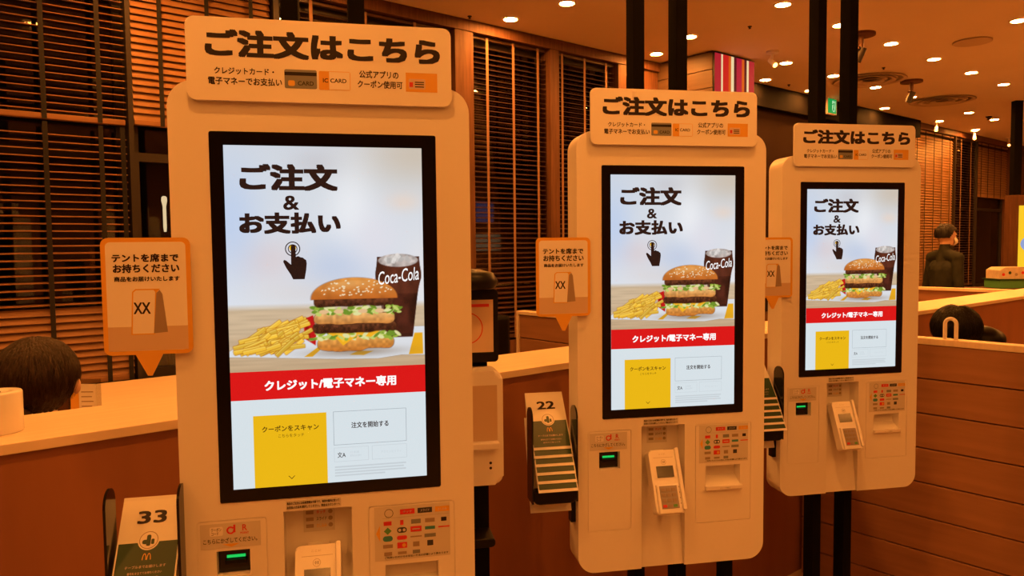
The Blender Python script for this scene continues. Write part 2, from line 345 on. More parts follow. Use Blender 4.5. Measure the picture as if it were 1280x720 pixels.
# ------------------------------------------------------------------ blinds
def blind(label, x0, x1, z0, z1, slatmat, tilt, tapes, tapemat, pitch=0.040, y=WV+0.045, tilt_low=None, zlow=0.0, rail=True, w=0.046, group=None, head=True):
    t_ = thing('venetian_blind', label, 'blind', (x0, y, z0), group=group)
    L = x1-x0-0.012
    bm = bmesh.new()
    prof = [(-w/2, 0.0), (-w/4, 0.0022), (0, 0.003), (w/4, 0.0022), (w/2, 0.0)]
    th = 0.0028; tops = []; bots = []
    for yy, z_ in prof:
        tops.append((bm.verts.new((0, yy, z_+th/2)), bm.verts.new((L, yy, z_+th/2)))); bots.append((bm.verts.new((0, yy, z_-th/2)), bm.verts.new((L, yy, z_-th/2))))
    for i in range(len(prof)-1):
        bm.faces.new((tops[i][0], tops[i][1], tops[i+1][1], tops[i+1][0])); bm.faces.new((bots[i][0], bots[i+1][0], bots[i+1][1], bots[i][1]))
    bm.faces.new((tops[0][0], bots[0][0], bots[0][1], tops[0][1])); bm.faces.new((tops[-1][0], tops[-1][1], bots[-1][1], bots[-1][0]))
    bm.faces.new([t[0] for t in tops]+[b[0] for b in bots[::-1]]); bm.faces.new([t[1] for t in tops[::-1]]+[b[1] for b in bots])
    sm = mesh('slat', bm, slatmat)
    n = int((z1-z0-0.06)/pitch)
    for i in range(n):
        zz_ = 0.05+pitch*i
        tl = tilt_low if (tilt_low is not None and z0+zz_ < zlow) else tilt
        link('slat', sm, t_, (0.006, 0, zz_), (math.radians(tl), 0, 0))
    for tx in tapes:
        tm = bmesh.new(); tw = 0.012
        bx(tm, tx-x0-tw, tx-x0+tw, -w/2-0.006, -w/2-0.0045, 0.0, z1-z0)
        link('ladder_tape', mesh('ladder_tape', tm, tapemat), t_)
    if rail: link('bottom_rail', box_me('bottom_rail', slatmat, 0.006, L, -0.024, 0.024, 0.0, 0.03, bev=0.004), t_)
    if head: link('head_rail', box_me('head_rail', slatmat, 0.006, L, -0.02, 0.02, z1-z0-0.02, z1-z0), t_)
    return t_
blind('upper wooden blind with open slats and black tapes at the far left', -0.2, 1.075, 2.21, 3.13, 'slat', 10, (0.13, 0.40, 0.667, 0.934), 'tapeb')
blind('lower wooden blind with open slats hanging below the pale rail at far left', -0.2, 1.072, 0.76, 2.195, 'slat', 8, (0.13, 0.40, 0.667, 0.934, 1.045), 'tapeb', tilt_low=56, zlow=1.20, head=False)
blind('raised pale closed blind with black tapes directly left of the nearest kiosk', 1.105, 1.935, 2.22, 3.13, 'slatlight', 62, (1.26, 1.53, 1.80), 'tapeb')
blind('dark open blind mostly hidden behind the nearest kiosk header sign', 1.98, 3.325, 0.76, 3.13, 'slatshade', 8, (2.2, 2.6, 3.0), 'tapel')
blind('dark open blind with tan tapes just right of the nearest kiosk', 3.505, 4.29, 0.76, 3.13, 'slatshade', 14, (3.66, 3.925, 4.188), 'tapel')
blind('dark open blind with tan tapes just left of the middle kiosk', 4.40, 5.12, 0.76, 3.13, 'slatshade', 14, (4.464, 4.732, 5.004), 'tapel')
blind('closed pale wooden blind with black tapes beside the farthest kiosk', 11.29, 12.825, 0.80, 3.13, 'slatlight', 62, (11.48, 11.77, 12.07, 12.36, 12.66), 'tapeb')
blind('narrow dark open blind behind the standing man', 12.87, 13.70, 0.80, 3.13, 'slatshade', 14, (13.1, 13.5), 'tapel')
blind('half raised pale blind over the far window at right', 13.77, 15.21, 2.24, 3.13, 'slatlight', 60, (13.95, 14.25, 14.55, 14.85), 'tapeb')

# ------------------------------------------------------------------ ceiling fittings
ringm = lathe_me('trim_ring', 'trimring', [(0.052, 0), (0.066, 0.0), (0.068, 0.005), (0.066, 0.008), (0.052, 0.008), (0.052, 0)], n=24, caps=False)
lensm = cyl_me('lens', 'lamp', 0, 0, 0, 0.003, 0.051, n=16)
def downlight(x, y, label, grp):
    t_ = thing('downlight', label, 'ceiling light', (x, y, CEIL-0.009), group=grp)
    link('trim_ring', ringm, t_); link('lens', lensm, t_, (0, 0, 0.0015))
G1 = 'round downlights in the ceiling'
rows = {4.46: [(3.69, 'large downlight nearest the wooden header above the dark blinds'), (5.385, 'downlight between the two poles of the middle kiosk'), (7.14, 'downlight just right of the striped poster'), (8.04, 'small downlight left of the farthest kiosk poles'), (9.87, 'downlight above the black rail, right of the farthest kiosk poles'), (11.56, 'downlight at the start of the far pale blind'), (12.91, 'downlight beside the spotlight above the far dark blind')],
 3.93: [(3.77, 'downlight cut by the top edge of the picture, left of the middle kiosk poles'), (5.17, 'downlight touching the right pole of the middle kiosk'), (6.64, 'downlight right of the ceiling spotlight near the striped poster'), (7.54, 'lower downlight between the poles of the farthest kiosk'), (8.47, 'small downlight just under the first round air diffuser'), (9.38, 'small downlight beside the hanging fixture'), (11.14, 'left downlight of the far pair near the smoke detector'), (12.07, 'right downlight of the far pair near the smoke detector'), (12.95, 'downlight at the right edge above the black hanging pole')],
 3.0: [(5.02, 'downlight high between the middle and farthest kiosk'), (5.85, 'upper downlight between the poles of the farthest kiosk'), (6.74, 'first of four downlights in a row right of the farthest kiosk poles'), (7.63, 'second of four downlights in a row right of the farthest kiosk poles'), (8.54, 'third of four downlights in a row right of the farthest kiosk poles'), (9.46, 'fourth of four downlights in a row at right')],
 2.08: [(6.85, 'downlight at the top right corner of the picture')]}
for y, L in rows.items():
    for x, lab in L: downlight(x, y, lab, G1)
for x, y in ((-1.6, 0.9), (0.2, 0.9), (1.7, 0.9), (7.7, 0.8), (9.5, 0.9), (12.2, 2.1), (14.0, 2.2), (8.6, 0.0), (11.3, 0.9), (13.4, 1.0), (7.7, -1.4), (11.3, -1.4), (15.0, 2.6), (9.5, -1.0), (12.5, 0.2), (-1.6, -0.9), (0.2, -0.9), (2.0, -0.9), (5.6, -1.2), (-1.6, -2.8), (1.1, -2.8), (3.8, -2.8), (-1.0, 2.9), (0.9, 2.9), (2.6, 3.0), (-1.0, 4.2), (1.0, 4.2), (2.3, 4.2)):  # unseen lamps added to light the kiosk fronts and far ceiling
    downlight(x, y, 'unseen downlight added to light the kiosks and the far ceiling', 'unseen ceiling downlights added for light')
def spotlight(x, y, yaw, label):
    t_ = thing('ceiling_spotlight', label, 'spotlight', (x, y, CEIL), yaw, group='adjustable spotlights at the window wall')
    link('mount', cyl_me('mount', 'trimring', 0, 0, -0.02, 0, 0.055), t_)
    link('stem', cyl_me('stem', 'trimring', 0, 0, -0.07, -0.02, 0.012, n=10), t_)
    mx = Matrix.Translation((0, 0, -0.10)) @ Matrix.Rotation(math.radians(52), 4, 'Y')
    link('can', cyl_me('can', 'trimring', 0, 0, -0.05, 0.045, 0.024, 0.020, mx=mx), t_)
    link('lens', cyl_me('lens', 'spotlamp', 0, 0, -0.053, -0.0505, 0.021, mx=mx), t_)
spotlight(6.16, 3.78, math.radians(70), 'small white ceiling spotlight aimed at the wall above the striped poster')
spotlight(11.57, 4.5, math.radians(20), 'white spotlight over the far closed blind, nearest of three')
spotlight(13.0, 4.5, math.radians(20), 'white spotlight over the far dark blind, middle of three')
spotlight(14.38, 4.46, math.radians(20), 'white spotlight beside the black hanging pole, farthest of three')
def diffuser(x, y, r, label):
    t_ = thing('air_diffuser', label, 'air vent', (x, y, CEIL), group='round ceiling air vents')
    for i, (ra, rb, z0) in enumerate(((r, r*0.82, -0.012), (r*0.72, r*0.52, -0.016), (r*0.42, r*0.2, -0.020))):
        link('cone_ring', lathe_me('cone_ring', 'vent', [(rb, -0.001), (ra, z0), (ra*0.96, z0-0.004), (rb*0.93, -0.004), (rb, -0.001)], n=32, caps=False), t_)
    link('neck', cyl_me('neck', 'frame', 0, 0, -0.006, -0.001, r*0.19), t_)
diffuser(8.05, 3.80, 0.36, 'round air vent in the ceiling right of the farthest kiosk poles')
diffuser(9.92, 3.80, 0.36, 'round air vent in the ceiling above the far pale blind')
for x, y, r, lab in ((7.24, 2.54, 0.15, 'flat dark round speaker grille in the ceiling at upper right'),):
    t_ = thing('ceiling_speaker', lab, 'speaker', (x, y, CEIL)); link('rim', lathe_me('rim', 'vent', [(0.01, 0), (r*0.9, 0), (r, -0.004), (r, -0.012), (r*0.9, -0.014), (0.01, -0.014)]), t_)
for x, y, lab in ((3.41, 4.6, 'tiny sprinkler above the wooden header'), (5.32, 3.465, 'tiny ceiling sprinkler between middle and farthest kiosk'), (7.61, 3.457, 'tiny ceiling sprinkler right of the farthest kiosk poles'), (7.58, 4.45, 'tiny sprinkler over the dark wall'), (11.73, 3.888, 'smoke detector beside the far pair of downlights')):
    t_ = thing('ceiling_sensor', lab, 'sprinkler', (x, y, CEIL), group='small sensors in the ceiling')
    k_ = 1.3 if 'smoke' in lab else 0.55
    link('body', lathe_me('body', 'frame', [(0.03*k_, 0), (0.03*k_, -0.008*k_), (0.012*k_, -0.02*k_), (0.012*k_, -0.03*k_), (0.02*k_, -0.032*k_), (0.02*k_, -0.035*k_)], n=16), t_)
def hanging(x, y, lab):
    t_ = thing('hanging_fixture', lab, 'ceiling fixture', (x, y, CEIL), group='fixtures hanging from the ceiling')  # hanging track light, built without a lens
    link('plate', cyl_me('plate', 'wood', 0, 0, -0.02, 0, 0.11), t_)
    link('stem', cyl_me('stem', 'wood', 0, 0, -0.12, -0.02, 0.02, n=12), t_)
    mx = Matrix.Translation((0, 0, -0.15)) @ Matrix.Rotation(math.radians(25), 4, 'X')
    link('head', cyl_me('head', 'frame', 0, 0, -0.08, 0.04, 0.032, mx=mx), t_)
    link('bracket', box_me('bracket', 'wood', -0.06, 0.06, -0.012, 0.012, -0.13, -0.115), t_)
hanging(6.24, 3.02, 'brown fixture hanging from the ceiling just right of the farthest kiosk poles')
hanging(8.47, 3.55, 'brown fixture hanging from the ceiling left of the second air vent')
ex = thing('exit_sign', 'small green lit emergency exit sign between the poles of the farthest kiosk', 'exit sign', (8.69, 4.55, 3.05))
link('housing', box_me('housing', 'trimring', -0.11, 0.11, -0.01, 0.03, -0.02, 0.168), ex)
link('face', flat('face', 'exitg', rect(-0.1, 0.1, -0.012, 0.16), -0.0105), ex)
link('door_mark', flat('door_mark', 'exitw', rect(0.0, 0.075, 0.01, 0.14), -0.0112), ex)
bm = bmesh.new()
for p in ([(0.035, 0.12), (0.055, 0.12), (0.055, 0.143), (0.035, 0.143)], [(0.02, 0.05), (0.045, 0.05), (0.06, 0.115), (0.03, 0.118)], [(-0.005, 0.0), (0.01, 0.0), (0.045, 0.05), (0.02, 0.055)], [(0.03, 0.055), (0.05, 0.05), (0.075, 0.01), (0.062, 0.005)], [(0.0, 0.085), (0.035, 0.105), (0.035, 0.115), (-0.005, 0.095)]):
    bm.faces.new([bm.verts.new((q[0], -0.0118, q[1])) for q in p])
link('running_figure', mesh('running_figure', bm, 'exitg'), ex)
link('bracket', box_me('bracket', 'trimring', -0.015, 0.015, 0.0, 0.02, 0.168, CEIL-3.05), ex)

# ------------------------------------------------------------------ the screen picture (flat print on the display), painted as a colour grid
ZS = 1.3576                                      # height of the screen centre
def paint():
    x0, x1, z0, z1 = -0.1993, 0.1993, -0.1105, 0.3531
    nx, ny = 300, 350
    a, b = np.meshgrid(np.linspace(x0, x1, nx), np.linspace(z0, z1, ny))
    rs = np.random.RandomState(3)
    def vnoise(sc, seed, sy=None):
        r = np.random.RandomState(seed); sy = sy or sc
        gx = (a-x0)/sc; gy = (b-z0)/sy; n0 = int(gx.max())+3; n1 = int(gy.max())+3
        t = r.rand(n1, n0); ix = gx.astype(int); iy = gy.astype(int); fx = gx-ix; fy = gy-iy
        fx = fx*fx*(3-2*fx); fy = fy*fy*(3-2*fy)
        return (t[iy, ix]*(1-fx)+t[iy, ix+1]*fx)*(1-fy)+(t[iy+1, ix]*(1-fx)+t[iy+1, ix+1]*fx)*fy
    img = np.zeros((ny, nx, 3)); 
    def S(c): return np.array(c, float)
    def over(mask, colr):
        mk = np.clip(mask, 0, 1)[..., None]; nonlocal img
        img = img*(1-mk)+(colr if isinstance(colr, np.ndarray) and colr.ndim == 3 else S(colr)[None, None])*mk
    e = 0.0012
    def soft(d): return np.clip(0.5-d/e, 0, 1)                      # d<0 inside
    def ell(cx, cz, rx, rz, rot=0):
        c, s = math.cos(rot), math.sin(rot); X = (a-cx)*c+(b-cz)*s; Z = -(a-cx)*s+(b-cz)*c
        return (np.sqrt((X/rx)**2+(Z/rz)**2)-1)*min(rx, rz)
    def bar(cx, cz, hx, hz, rot=0, r=0.0):
        c, s = math.cos(rot), math.sin(rot); X = np.abs((a-cx)*c+(b-cz)*s)-hx+r; Z = np.abs(-(a-cx)*s+(b-cz)*c)-hz+r
        return np.sqrt(np.maximum(X, 0)**2+np.maximum(Z, 0)**2)+np.minimum(np.maximum(X, Z), 0)-r
    def polyd(pts):
        d = np.full(a.shape, 1e9); s = np.ones(a.shape); n = len(pts)
        for i in range(n):
            p, q = pts[i], pts[i-1]; ex_, ez = q[0]-p[0], q[1]-p[1]; wx, wz = a-p[0], b-p[1]
            t = np.clip((wx*ex_+wz*ez)/(ex_*ex_+ez*ez), 0, 1); d = np.minimum(d, (wx-ex_*t)**2+(wz-ez*t)**2)
            c1 = b >= p[1]; c2 = b < q[1]; c3 = ex_*wz > ez*wx
            s = np.where((c1 & c2 & c3) | (~c1 & ~c2 & ~c3), -s, s)
        return s*np.sqrt(d)
    # blurred background
    t = (b-0.02)/(0.335)
    img[:] = S((226, 232, 240)); over(np.clip(t, 0, 1)*0.8, (208, 216, 226))
    def blob(cx, cz, rx, rz, colr, k): over(k*np.exp(-(((a-cx)/rx)**2+((b-cz)/rz)**2)), colr)
    blob(0.19, 0.34, 0.13, 0.07, (205, 190, 170), 0.8); blob(0.05, 0.22, 0.05, 0.10, (250, 252, 255), 0.6); blob(0.16, 0.24, 0.035, 0.02, (235, 215, 200), 0.7); blob(-0.02, 0.32, 0.05, 0.03, (190, 185, 190), 0.35)
    blob(0.02, 0.10, 0.09, 0.06, (190, 205, 232), 0.75); blob(-0.12, 0.12, 0.06, 0.05, (225, 205, 205), 0.6); blob(0.10, 0.16, 0.05, 0.06, (228, 226, 236), 0.7); blob(-0.19, 0.2, 0.06, 0.12, (180, 205, 245), 0.6)
    blob(-0.05, 0.05, 0.1, 0.03, (222, 216, 216), 0.6); blob(0.19, 0.08, 0.03, 0.08, (235, 230, 230), 0.6)
    # table
    tb = np.clip((0.030-b)/0.014, 0, 1); wood = S((206, 182, 150))[None, None]*(0.95+0.10*vnoise(0.06, 5, 0.004))[..., None]
    over(tb, wood); over(np.clip((-0.02-b)/0.09, 0, 1)*0.35, (176, 140, 100))
    # tray paper with yellow arcs
    pap = polyd([(-0.1993, -0.066), (-0.14, -0.035), (0.0, -0.028), (0.1995, -0.026), (0.1995, -0.088), (0.15, -0.086), (0.1, -0.092), (0.02, -0.090), (-0.05, -0.086), (-0.15, -0.080), (-0.2, -0.078)])
    over(soft(pap-0.001)*0.5, (150, 130, 110)); over(soft(pap), (222, 226, 232))
    for pts in ([(-0.052, -0.083), (-0.022, -0.062), (-0.010, -0.062), (-0.035, -0.083)], [(0.165, -0.086), (0.178, -0.04), (0.195, -0.04), (0.196, -0.086)], [(0.04, -0.082), (0.06, -0.074), (0.09, -0.076), (0.07, -0.084)]):
        over(soft(polyd(pts))*soft(pap), (236, 172, 30))
    # cup
    cx = 0.146
    hw = 0.044 - (0.118-b)*0.0 ; tt = np.clip((0.118-b)/0.165, 0, 1)
    hw = 0.0445-0.008*np.exp(-((tt-0.02)/0.06)**2)*0-0.016*np.clip((tt-0.25)/0.75, 0, 1)+0.004*np.exp(-((tt-0.2)/0.12)**2)
    cup = np.maximum(np.abs(a-cx)-hw, np.maximum(b-0.124, -0.048-b))
    shade = 0.75+0.5*vnoise(0.012, 9, 0.02)-0.5*(np.abs(a-cx)/0.045)**2
    over(soft(cup), np.clip(S((74, 34, 24))[None, None]*shade[..., None], 0, 255))
    over(soft(np.maximum(cup, 0.045-b))*0.35, (122, 62, 40))
    ice = np.maximum(ell(cx, 0.116, 0.042, 0.014), 0.098-b)
    over(soft(ice), (S((196, 184, 178))[None, None]*(0.75+0.4*vnoise(0.007, 11))[..., None]))
    for i in range(16):
        over(soft(bar(cx+rs.uniform(-0.034, 0.034), 0.118+rs.uniform(-0.006, 0.009), 0.006, 0.004, rs.uniform(0, 3), 0.002))*0.7, tuple(rs.randint(165, 240)*np.array([1, 0.98, 0.96])))
    over(soft(bar(cx-0.034, 0.01, 0.0016, 0.045, 0.05))*0.35, (210, 180, 165)); over(soft(bar(cx, -0.044, 0.026, 0.004))*0.5, (40, 22, 18))
    # fries carton and fries
    over(soft(polyd([(-0.052, -0.004), (-0.032, 0.004), (-0.026, -0.03), (-0.028, -0.060), (-0.05, -0.045)])), (196, 22, 26)); over(soft(polyd([(-0.05, -0.006), (-0.045, 0.0), (-0.038, -0.045), (-0.046, -0.04)])), (150, 12, 18))
    fr = [(-0.075, -0.012, 0.030, 0.3), (-0.095, -0.02, 0.034, 0.35)]
    for i in range(64):
        k = i/64
        fr.append((rs.uniform(-0.165, -0.058), rs.uniform(-0.066, -0.012)+0.0, rs.uniform(0.020, 0.034), rs.uniform(0.05, 0.75)))
    fr = [q for q in fr if not (q[0] < -0.11 and q[1] > -0.045+0.5*(q[0]+0.17))]
    fr.sort(key=lambda q: -q[1])
    for (fx, fz, L, ro) in fr:
        d = bar(fx, fz, L, 0.0040, ro, 0.0015); kk = rs.uniform(0.86, 1.05)
        over(soft(d-0.0011)*0.6, (170, 96, 14)); over(soft(d), tuple(np.clip(np.array((247, 196, 62))*kk, 0, 255)))
        c, s = math.cos(ro), math.sin(ro); X = -(a-fx)*s+(b-fz)*c
        over(soft(d+0.0006)*np.clip(X/0.004, 0, 1)*0.7, (255, 230, 130))
    # burger
    bx_ = 0.054
    def layer(cz, hx, hz, c0, c1, r=0.008, nsc=0.006, k=0.25, seed=1):
        wob = (vnoise(0.02, seed)-0.5)*0.006
        d = bar(bx_, cz, hx, hz, 0, min(r, hz*0.95))+wob
        lt = np.clip((b-(cz-hz))/(2*hz), 0, 1)[..., None]
        colr = (S(c0)[None, None]*(1-lt)+S(c1)[None, None]*lt)*(1-k/2+k*vnoise(nsc, seed+20))[..., None]
        over(soft(d-0.0012)*0.5, (60, 30, 15)); over(soft(d), np.clip(colr, 0, 255))
    def leaves(cz, hx, seed, n=46, spread=0.006):
        r = np.random.RandomState(seed)
        for i in range(n):
            X = bx_+r.uniform(-hx, hx); Z = cz+r.uniform(-spread, spread); g_ = r.randint(0, 4)
            colr = [(150, 178, 60), (196, 210, 110), (110, 146, 44), (226, 226, 160)][g_]
            over(soft(ell(X, Z, r.uniform(0.004, 0.010), r.uniform(0.0022, 0.0045), r.uniform(-0.8, 0.8))), colr)
    over(0.55*np.exp(-(((a-bx_)/0.095)**2+((b+0.076)/0.010)**2)), (120, 95, 70))
    layer(-0.058, 0.080, 0.014, (196, 116, 44), (232, 168, 84), r=0.013, seed=2)
    leaves(-0.040, 0.094, 31, 60, 0.007)
    over(soft(polyd([(-0.012, -0.03), (0.11, -0.03), (0.085, -0.046), (0.06, -0.040), (0.028, -0.062), (0.012, -0.044)])), (246, 180, 36)); over(soft(polyd([(0.012, -0.034), (0.05, -0.034), (0.028, -0.055)]))*0.6, (255, 206, 70))
    leaves(-0.043, 0.090, 33, 12, 0.006)
    layer(-0.024, 0.086, 0.0105, (58, 28, 16), (104, 58, 34), r=0.009, nsc=0.005, k=0.7, seed=4)
    layer(-0.004, 0.083, 0.0115, (202, 130, 62), (236, 184, 112), r=0.010, seed=6)
    leaves(0.013, 0.092, 35, 56, 0.007); leaves(0.008, 0.09, 36, 16, 0.005)
    for X in (-0.01, 0.02, 0.07, 0.105): over(soft(ell(bx_-0.054+X, 0.010, 0.010, 0.0045)), (232, 190, 140))
    layer(0.031, 0.083, 0.0095, (60, 30, 18), (112, 62, 38), r=0.008, nsc=0.005, k=0.7, seed=8)
    dome = np.maximum(ell(bx_, 0.038, 0.089, 0.043), 0.036-b); lt = np.clip((b-0.036)/0.045, 0, 1)[..., None]
    bc = (S((188, 100, 36))*(1-lt)+S((226, 152, 72))*lt)*(0.93+0.14*vnoise(0.01, 41))[..., None]
    over(soft(dome-0.001)*0.4, (90, 44, 20)); over(soft(dome), np.clip(bc, 0, 255))
    over(soft(dome+0.006)*0.35*np.exp(-(((a-bx_+0.02)/0.05)**2+((b-0.068)/0.010)**2)), (250, 205, 140))
    for i in range(80):
        th = rs.uniform(0, 6.28); rr = math.sqrt(rs.rand()); X = bx_+0.082*rr*math.cos(th); Z = 0.058+0.020*rr*math.sin(th)
        if ((X-bx_)/0.087)**2+((Z-0.038)/0.041)**2 < 0.93 and Z > 0.043:
            over(soft(ell(X, Z, 0.0020, 0.0013, rs.uniform(-0.6, 0.6))), (250, 232, 196))
    img = np.clip(img/255, 0, 1); L = np.where(img <= 0.04045, img/12.92, ((img+0.055)/1.055)**2.4)
    me = bpy.data.meshes.new('photo')
    v = np.stack([a, np.full(a.shape, -0.0030), b+ZS], -1).reshape(-1, 3)
    idx = np.arange(nx*ny).reshape(ny, nx); q = np.stack([idx[:-1, :-1], idx[:-1, 1:], idx[1:, 1:], idx[1:, :-1]], -1).reshape(-1, 4)
    nf = len(q); me.vertices.add(len(v)); me.vertices.foreach_set('co', v.ravel().astype(np.float32))
    me.loops.add(nf*4); me.loops.foreach_set('vertex_index', q.ravel().astype(np.int32)); me.polygons.add(nf)
    me.polygons.foreach_set('loop_start', np.arange(0, nf*4, 4, dtype=np.int32)); me.polygons.foreach_set('loop_total', np.full(nf, 4, np.int32))
    me.update(calc_edges=True)
    at = me.color_attributes.new('picture', 'FLOAT_COLOR', 'POINT')
    at.data.foreach_set('color', np.concatenate([L.reshape(-1, 3), np.ones((nx*ny, 1))], 1).ravel().astype(np.float32))
    me.materials.append(M['photo'])
    return me

# ------------------------------------------------------------------ kiosk parts (local: x right, -y towards the customer, z up)
def Z(b): return ZS+b
# body with all its recesses
bm = bmesh.new(); a_, b_ = prism(bm, rrect(-0.303, 0.303, Z(-0.8515), Z(0.481), 0.052, 10), 0.0, 0.10)
s_ = set(a_); bmesh.ops.bevel(bm, geom=[e for e in bm.edges if e.verts[0] in s_ and e.verts[1] in s_], offset=0.014, segments=5, affect='EDGES', profile=0.5)
body0 = mesh('body', bm, 'white')
cuts = []
bm = bmesh.new(); sec = [(-0.03, Z(-0.4087)), (0.058, Z(-0.4087)), (0.050, Z(-0.55)), (0.004, Z(-0.90)), (-0.03, Z(-0.90))]      # y,z wedge behind the card terminal
A1 = [bm.verts.new((-0.1025, y, z)) for y, z in sec]; B1 = [bm.verts.new((0.038, y, z)) for y, z in sec]
bm.faces.new(A1); bm.faces.new(B1[::-1])
for i in range(5): bm.faces.new((A1[i], A1[(i+1) % 5], B1[(i+1) % 5], B1[i]))
cuts.append(mesh('c', bm, 'white'))
cuts.append(box_me('c', 'white', -0.2372, -0.1712, -0.03, 0.03, Z(-0.5355), Z(-0.481)))
bm = bmesh.new(); sec = [(-0.03, Z(-0.545)), (0.040, Z(-0.545)), (0.036, Z(-0.585)), (0.004, Z(-0.607)), (-0.03, Z(-0.607))]
A1 = [bm.verts.new((0.107, y, z)) for y, z in sec]; B1 = [bm.verts.new((0.2226, y, z)) for y, z in sec]
bm.faces.new(A1); bm.faces.new(B1[::-1])
for i in range(5): bm.faces.new((A1[i], A1[(i+1) % 5], B1[(i+1) % 5], B1[i]))
cuts.append(mesh('c', bm, 'white'))
def groove(x0, x1, z0, z1, w=0.0022):
    bm = bmesh.new(); o_ = rrect(x0, x1, z0, z1, 0.006, 3); i_ = rrect(x0+w, x1-w, z0+w, z1-w, 0.005, 3); n = len(o_); R = []
    for y in (-0.02, 0.0025): R.append(([bm.verts.new((p[0], y, p[1])) for p in o_], [bm.verts.new((p[0], y, p[1])) for p in i_]))
    for i in range(n):
        j = (i+1) % n
        bm.faces.new((R[0][0][i], R[0][0][j], R[0][1][j], R[0][1][i])); bm.faces.new((R[1][0][i], R[1][1][i], R[1][1][j], R[1][0][j]))
        bm.faces.new((R[0][0][i], R[1][0][i], R[1][0][j], R[0][0][j])); bm.faces.new((R[0][1][i], R[0][1][j], R[1][1][j], R[1][1][i]))
    return mesh('c', bm, 'white')
cuts.append(groove(-0.2735, -0.1355, Z(-0.724), Z(-0.4155)))
cuts.append(groove(0.072, 0.2590, Z(-0.724), Z(-0.4125)))
body_me = boolean(body0, cuts); body_me.name = 'body'
KP = []                                           # (level-1 name, mesh, [(child name, mesh), ...]) of the identical kiosk
def part(name, me, kids=()): KP.append((name, me, list(kids)))
part('body', body_me)
part('bezel', prism_me('bezel', 'bezel', rrect(-0.2265, 0.2297, Z(-0.3803), Z(0.3806), 0.004, 3), -0.0018, 0.004))
# --- screen
W_, H_ = 0.19925, 0.35305; yS = -0.0028; yT = -0.0036
kids = [('photo', paint())]
def T(s, mt, x0, x1, b0, b1, bold=0.0, y=yT): return ('lettering', text_me(s, mt, x0, x1, Z(b0), Z(b1), y, bold))
kids.append(T('ご注文', 's_black', -0.170, 0.0245, 0.2615, 0.3165, 0.050))
kids.append(T('&', 's_black', -0.0860, -0.0545, 0.2225, 0.2520, 0.020))
kids.append(T('お支払い', 's_black', -0.1730, 0.0285, 0.1735, 0.2175, 0.050))
fx, fz = -0.0695, 0.118                           # pointing hand
hand = [(-0.0045, 0.030), (-0.0020, 0.0335), (0.0020, 0.0335), (0.0045, 0.030), (0.0050, 0.008), (0.010, 0.0095), (0.0145, 0.007), (0.019, 0.0062), (0.0225, 0.003), (0.0255, 0.001), (0.0265, -0.006), (0.0250, -0.020), (0.0215, -0.0385), (-0.0015, -0.0385), (-0.0065, -0.028), (-0.0150, -0.014), (-0.0205, -0.002), (-0.0190, 0.002), (-0.0150, 0.001), (-0.0048, -0.008)]
kids.append(('touch_hand', flat('touch_hand', 's_black', [(fx+0.001+p[0], Z(fz+p[1])) for p in hand], yT)))
kids.append(('touch_ring', ring('touch_ring', 's_black', fx, Z(fz+0.0245), 0.0132, 0.0152, yT-0.0001)))
kids.append(('touch_ring', ring('touch_ring', 's_black', fx, Z(fz+0.0245), 0.0078, 0.0095, yT-0.0001)))
kids.append(('touch_dot', flat('touch_dot', 's_yellow', circ(fx, Z(fz+0.0265), 0.0068), yT+0.0003)))
cm = Matrix.Translation((0.146, 0, Z(0.082))) @ Matrix.Rotation(math.radians(-7), 4, 'Y')
kids.append(('lettering', text_me('Coca-Cola', 's_text', -0.043, 0.043, -0.013, 0.015, yT, 0.004, mx=cm, slant=0.35)))
kids.append(('red_banner', flat('red_banner', 's_red', rect(-W_, W_, Z(-0.1685), Z(-0.1095)), -0.0031)))
kids.append(T('クレジット/電子マネー専用', 's_text', -0.1325, 0.137, -0.1510, -0.1290, 0.038))
kids.append(('button_area', flat('button_area', 's_white', rect(-W_, W_, Z(-H_), Z(-0.1685)), -0.0029)))
kids.append(('coupon_tile', flat('coupon_tile', 's_yellow', rect(-0.1570, -0.0100, Z(-H_), Z(-0.202)), -0.0032)))
kids.append(T('クーポンをスキャン', 's_brown', -0.1400, -0.0260, -0.2375, -0.2245, 0.018))
kids.append(T('こちらをタッチ', 's_brown', -0.1080, -0.0560, -0.2500, -0.2430, 0.0))
bm = bmesh.new()
for sgn in (-1, 1): bm.faces.new([bm.verts.new(p) for p in ((-0.083+sgn*0.007, yT, Z(-0.332)), (-0.083+sgn*0.0052, yT, Z(-0.332)), (-0.083, yT, Z(-0.3375)), (-0.083, yT, Z(-0.3395)))])
kids.append(('arrow', mesh('arrow', bm, 's_brown')))
def frame_me(x0, x1, b0, b1, w=0.0009):
    bm = bmesh.new()
    for q in (rect(x0, x1, Z(b0), Z(b0)+w), rect(x0, x1, Z(b1)-w, Z(b1)), rect(x0, x0+w, Z(b0), Z(b1)), rect(x1-w, x1, Z(b0), Z(b1))): bm.faces.new([bm.verts.new((p[0], yT, p[1])) for p in q])
    return mesh('frame', bm, 's_lgrey' if b1 < -0.27 else 's_grey')
kids += [('button_frame', frame_me(0.0040, 0.1570, -0.2735, -0.2015)), ('button_frame', frame_me(0.0040, 0.0760, -0.3095, -0.2790)), ('button_frame', frame_me(0.0830, 0.1570, -0.3095, -0.2790))]
kids.append(T('注文を開始する', 's_black', 0.0410, 0.1190, -0.2390, -0.2260, 0.020))
kids.append(T('文A', 's_black', 0.0110, 0.0280, -0.3010, -0.2890, 0.012))
kids.append(T('日本語', 's_lgrey', 0.0380, 0.0560, -0.2930, -0.2880)); kids.append(T('ENGLISH', 's_lgrey', 0.0380, 0.0600, -0.3000, -0.2955)); kids.append(T('アクセシビリティ', 's_lgrey', 0.1020, 0.1450, -0.2965, -0.2915))
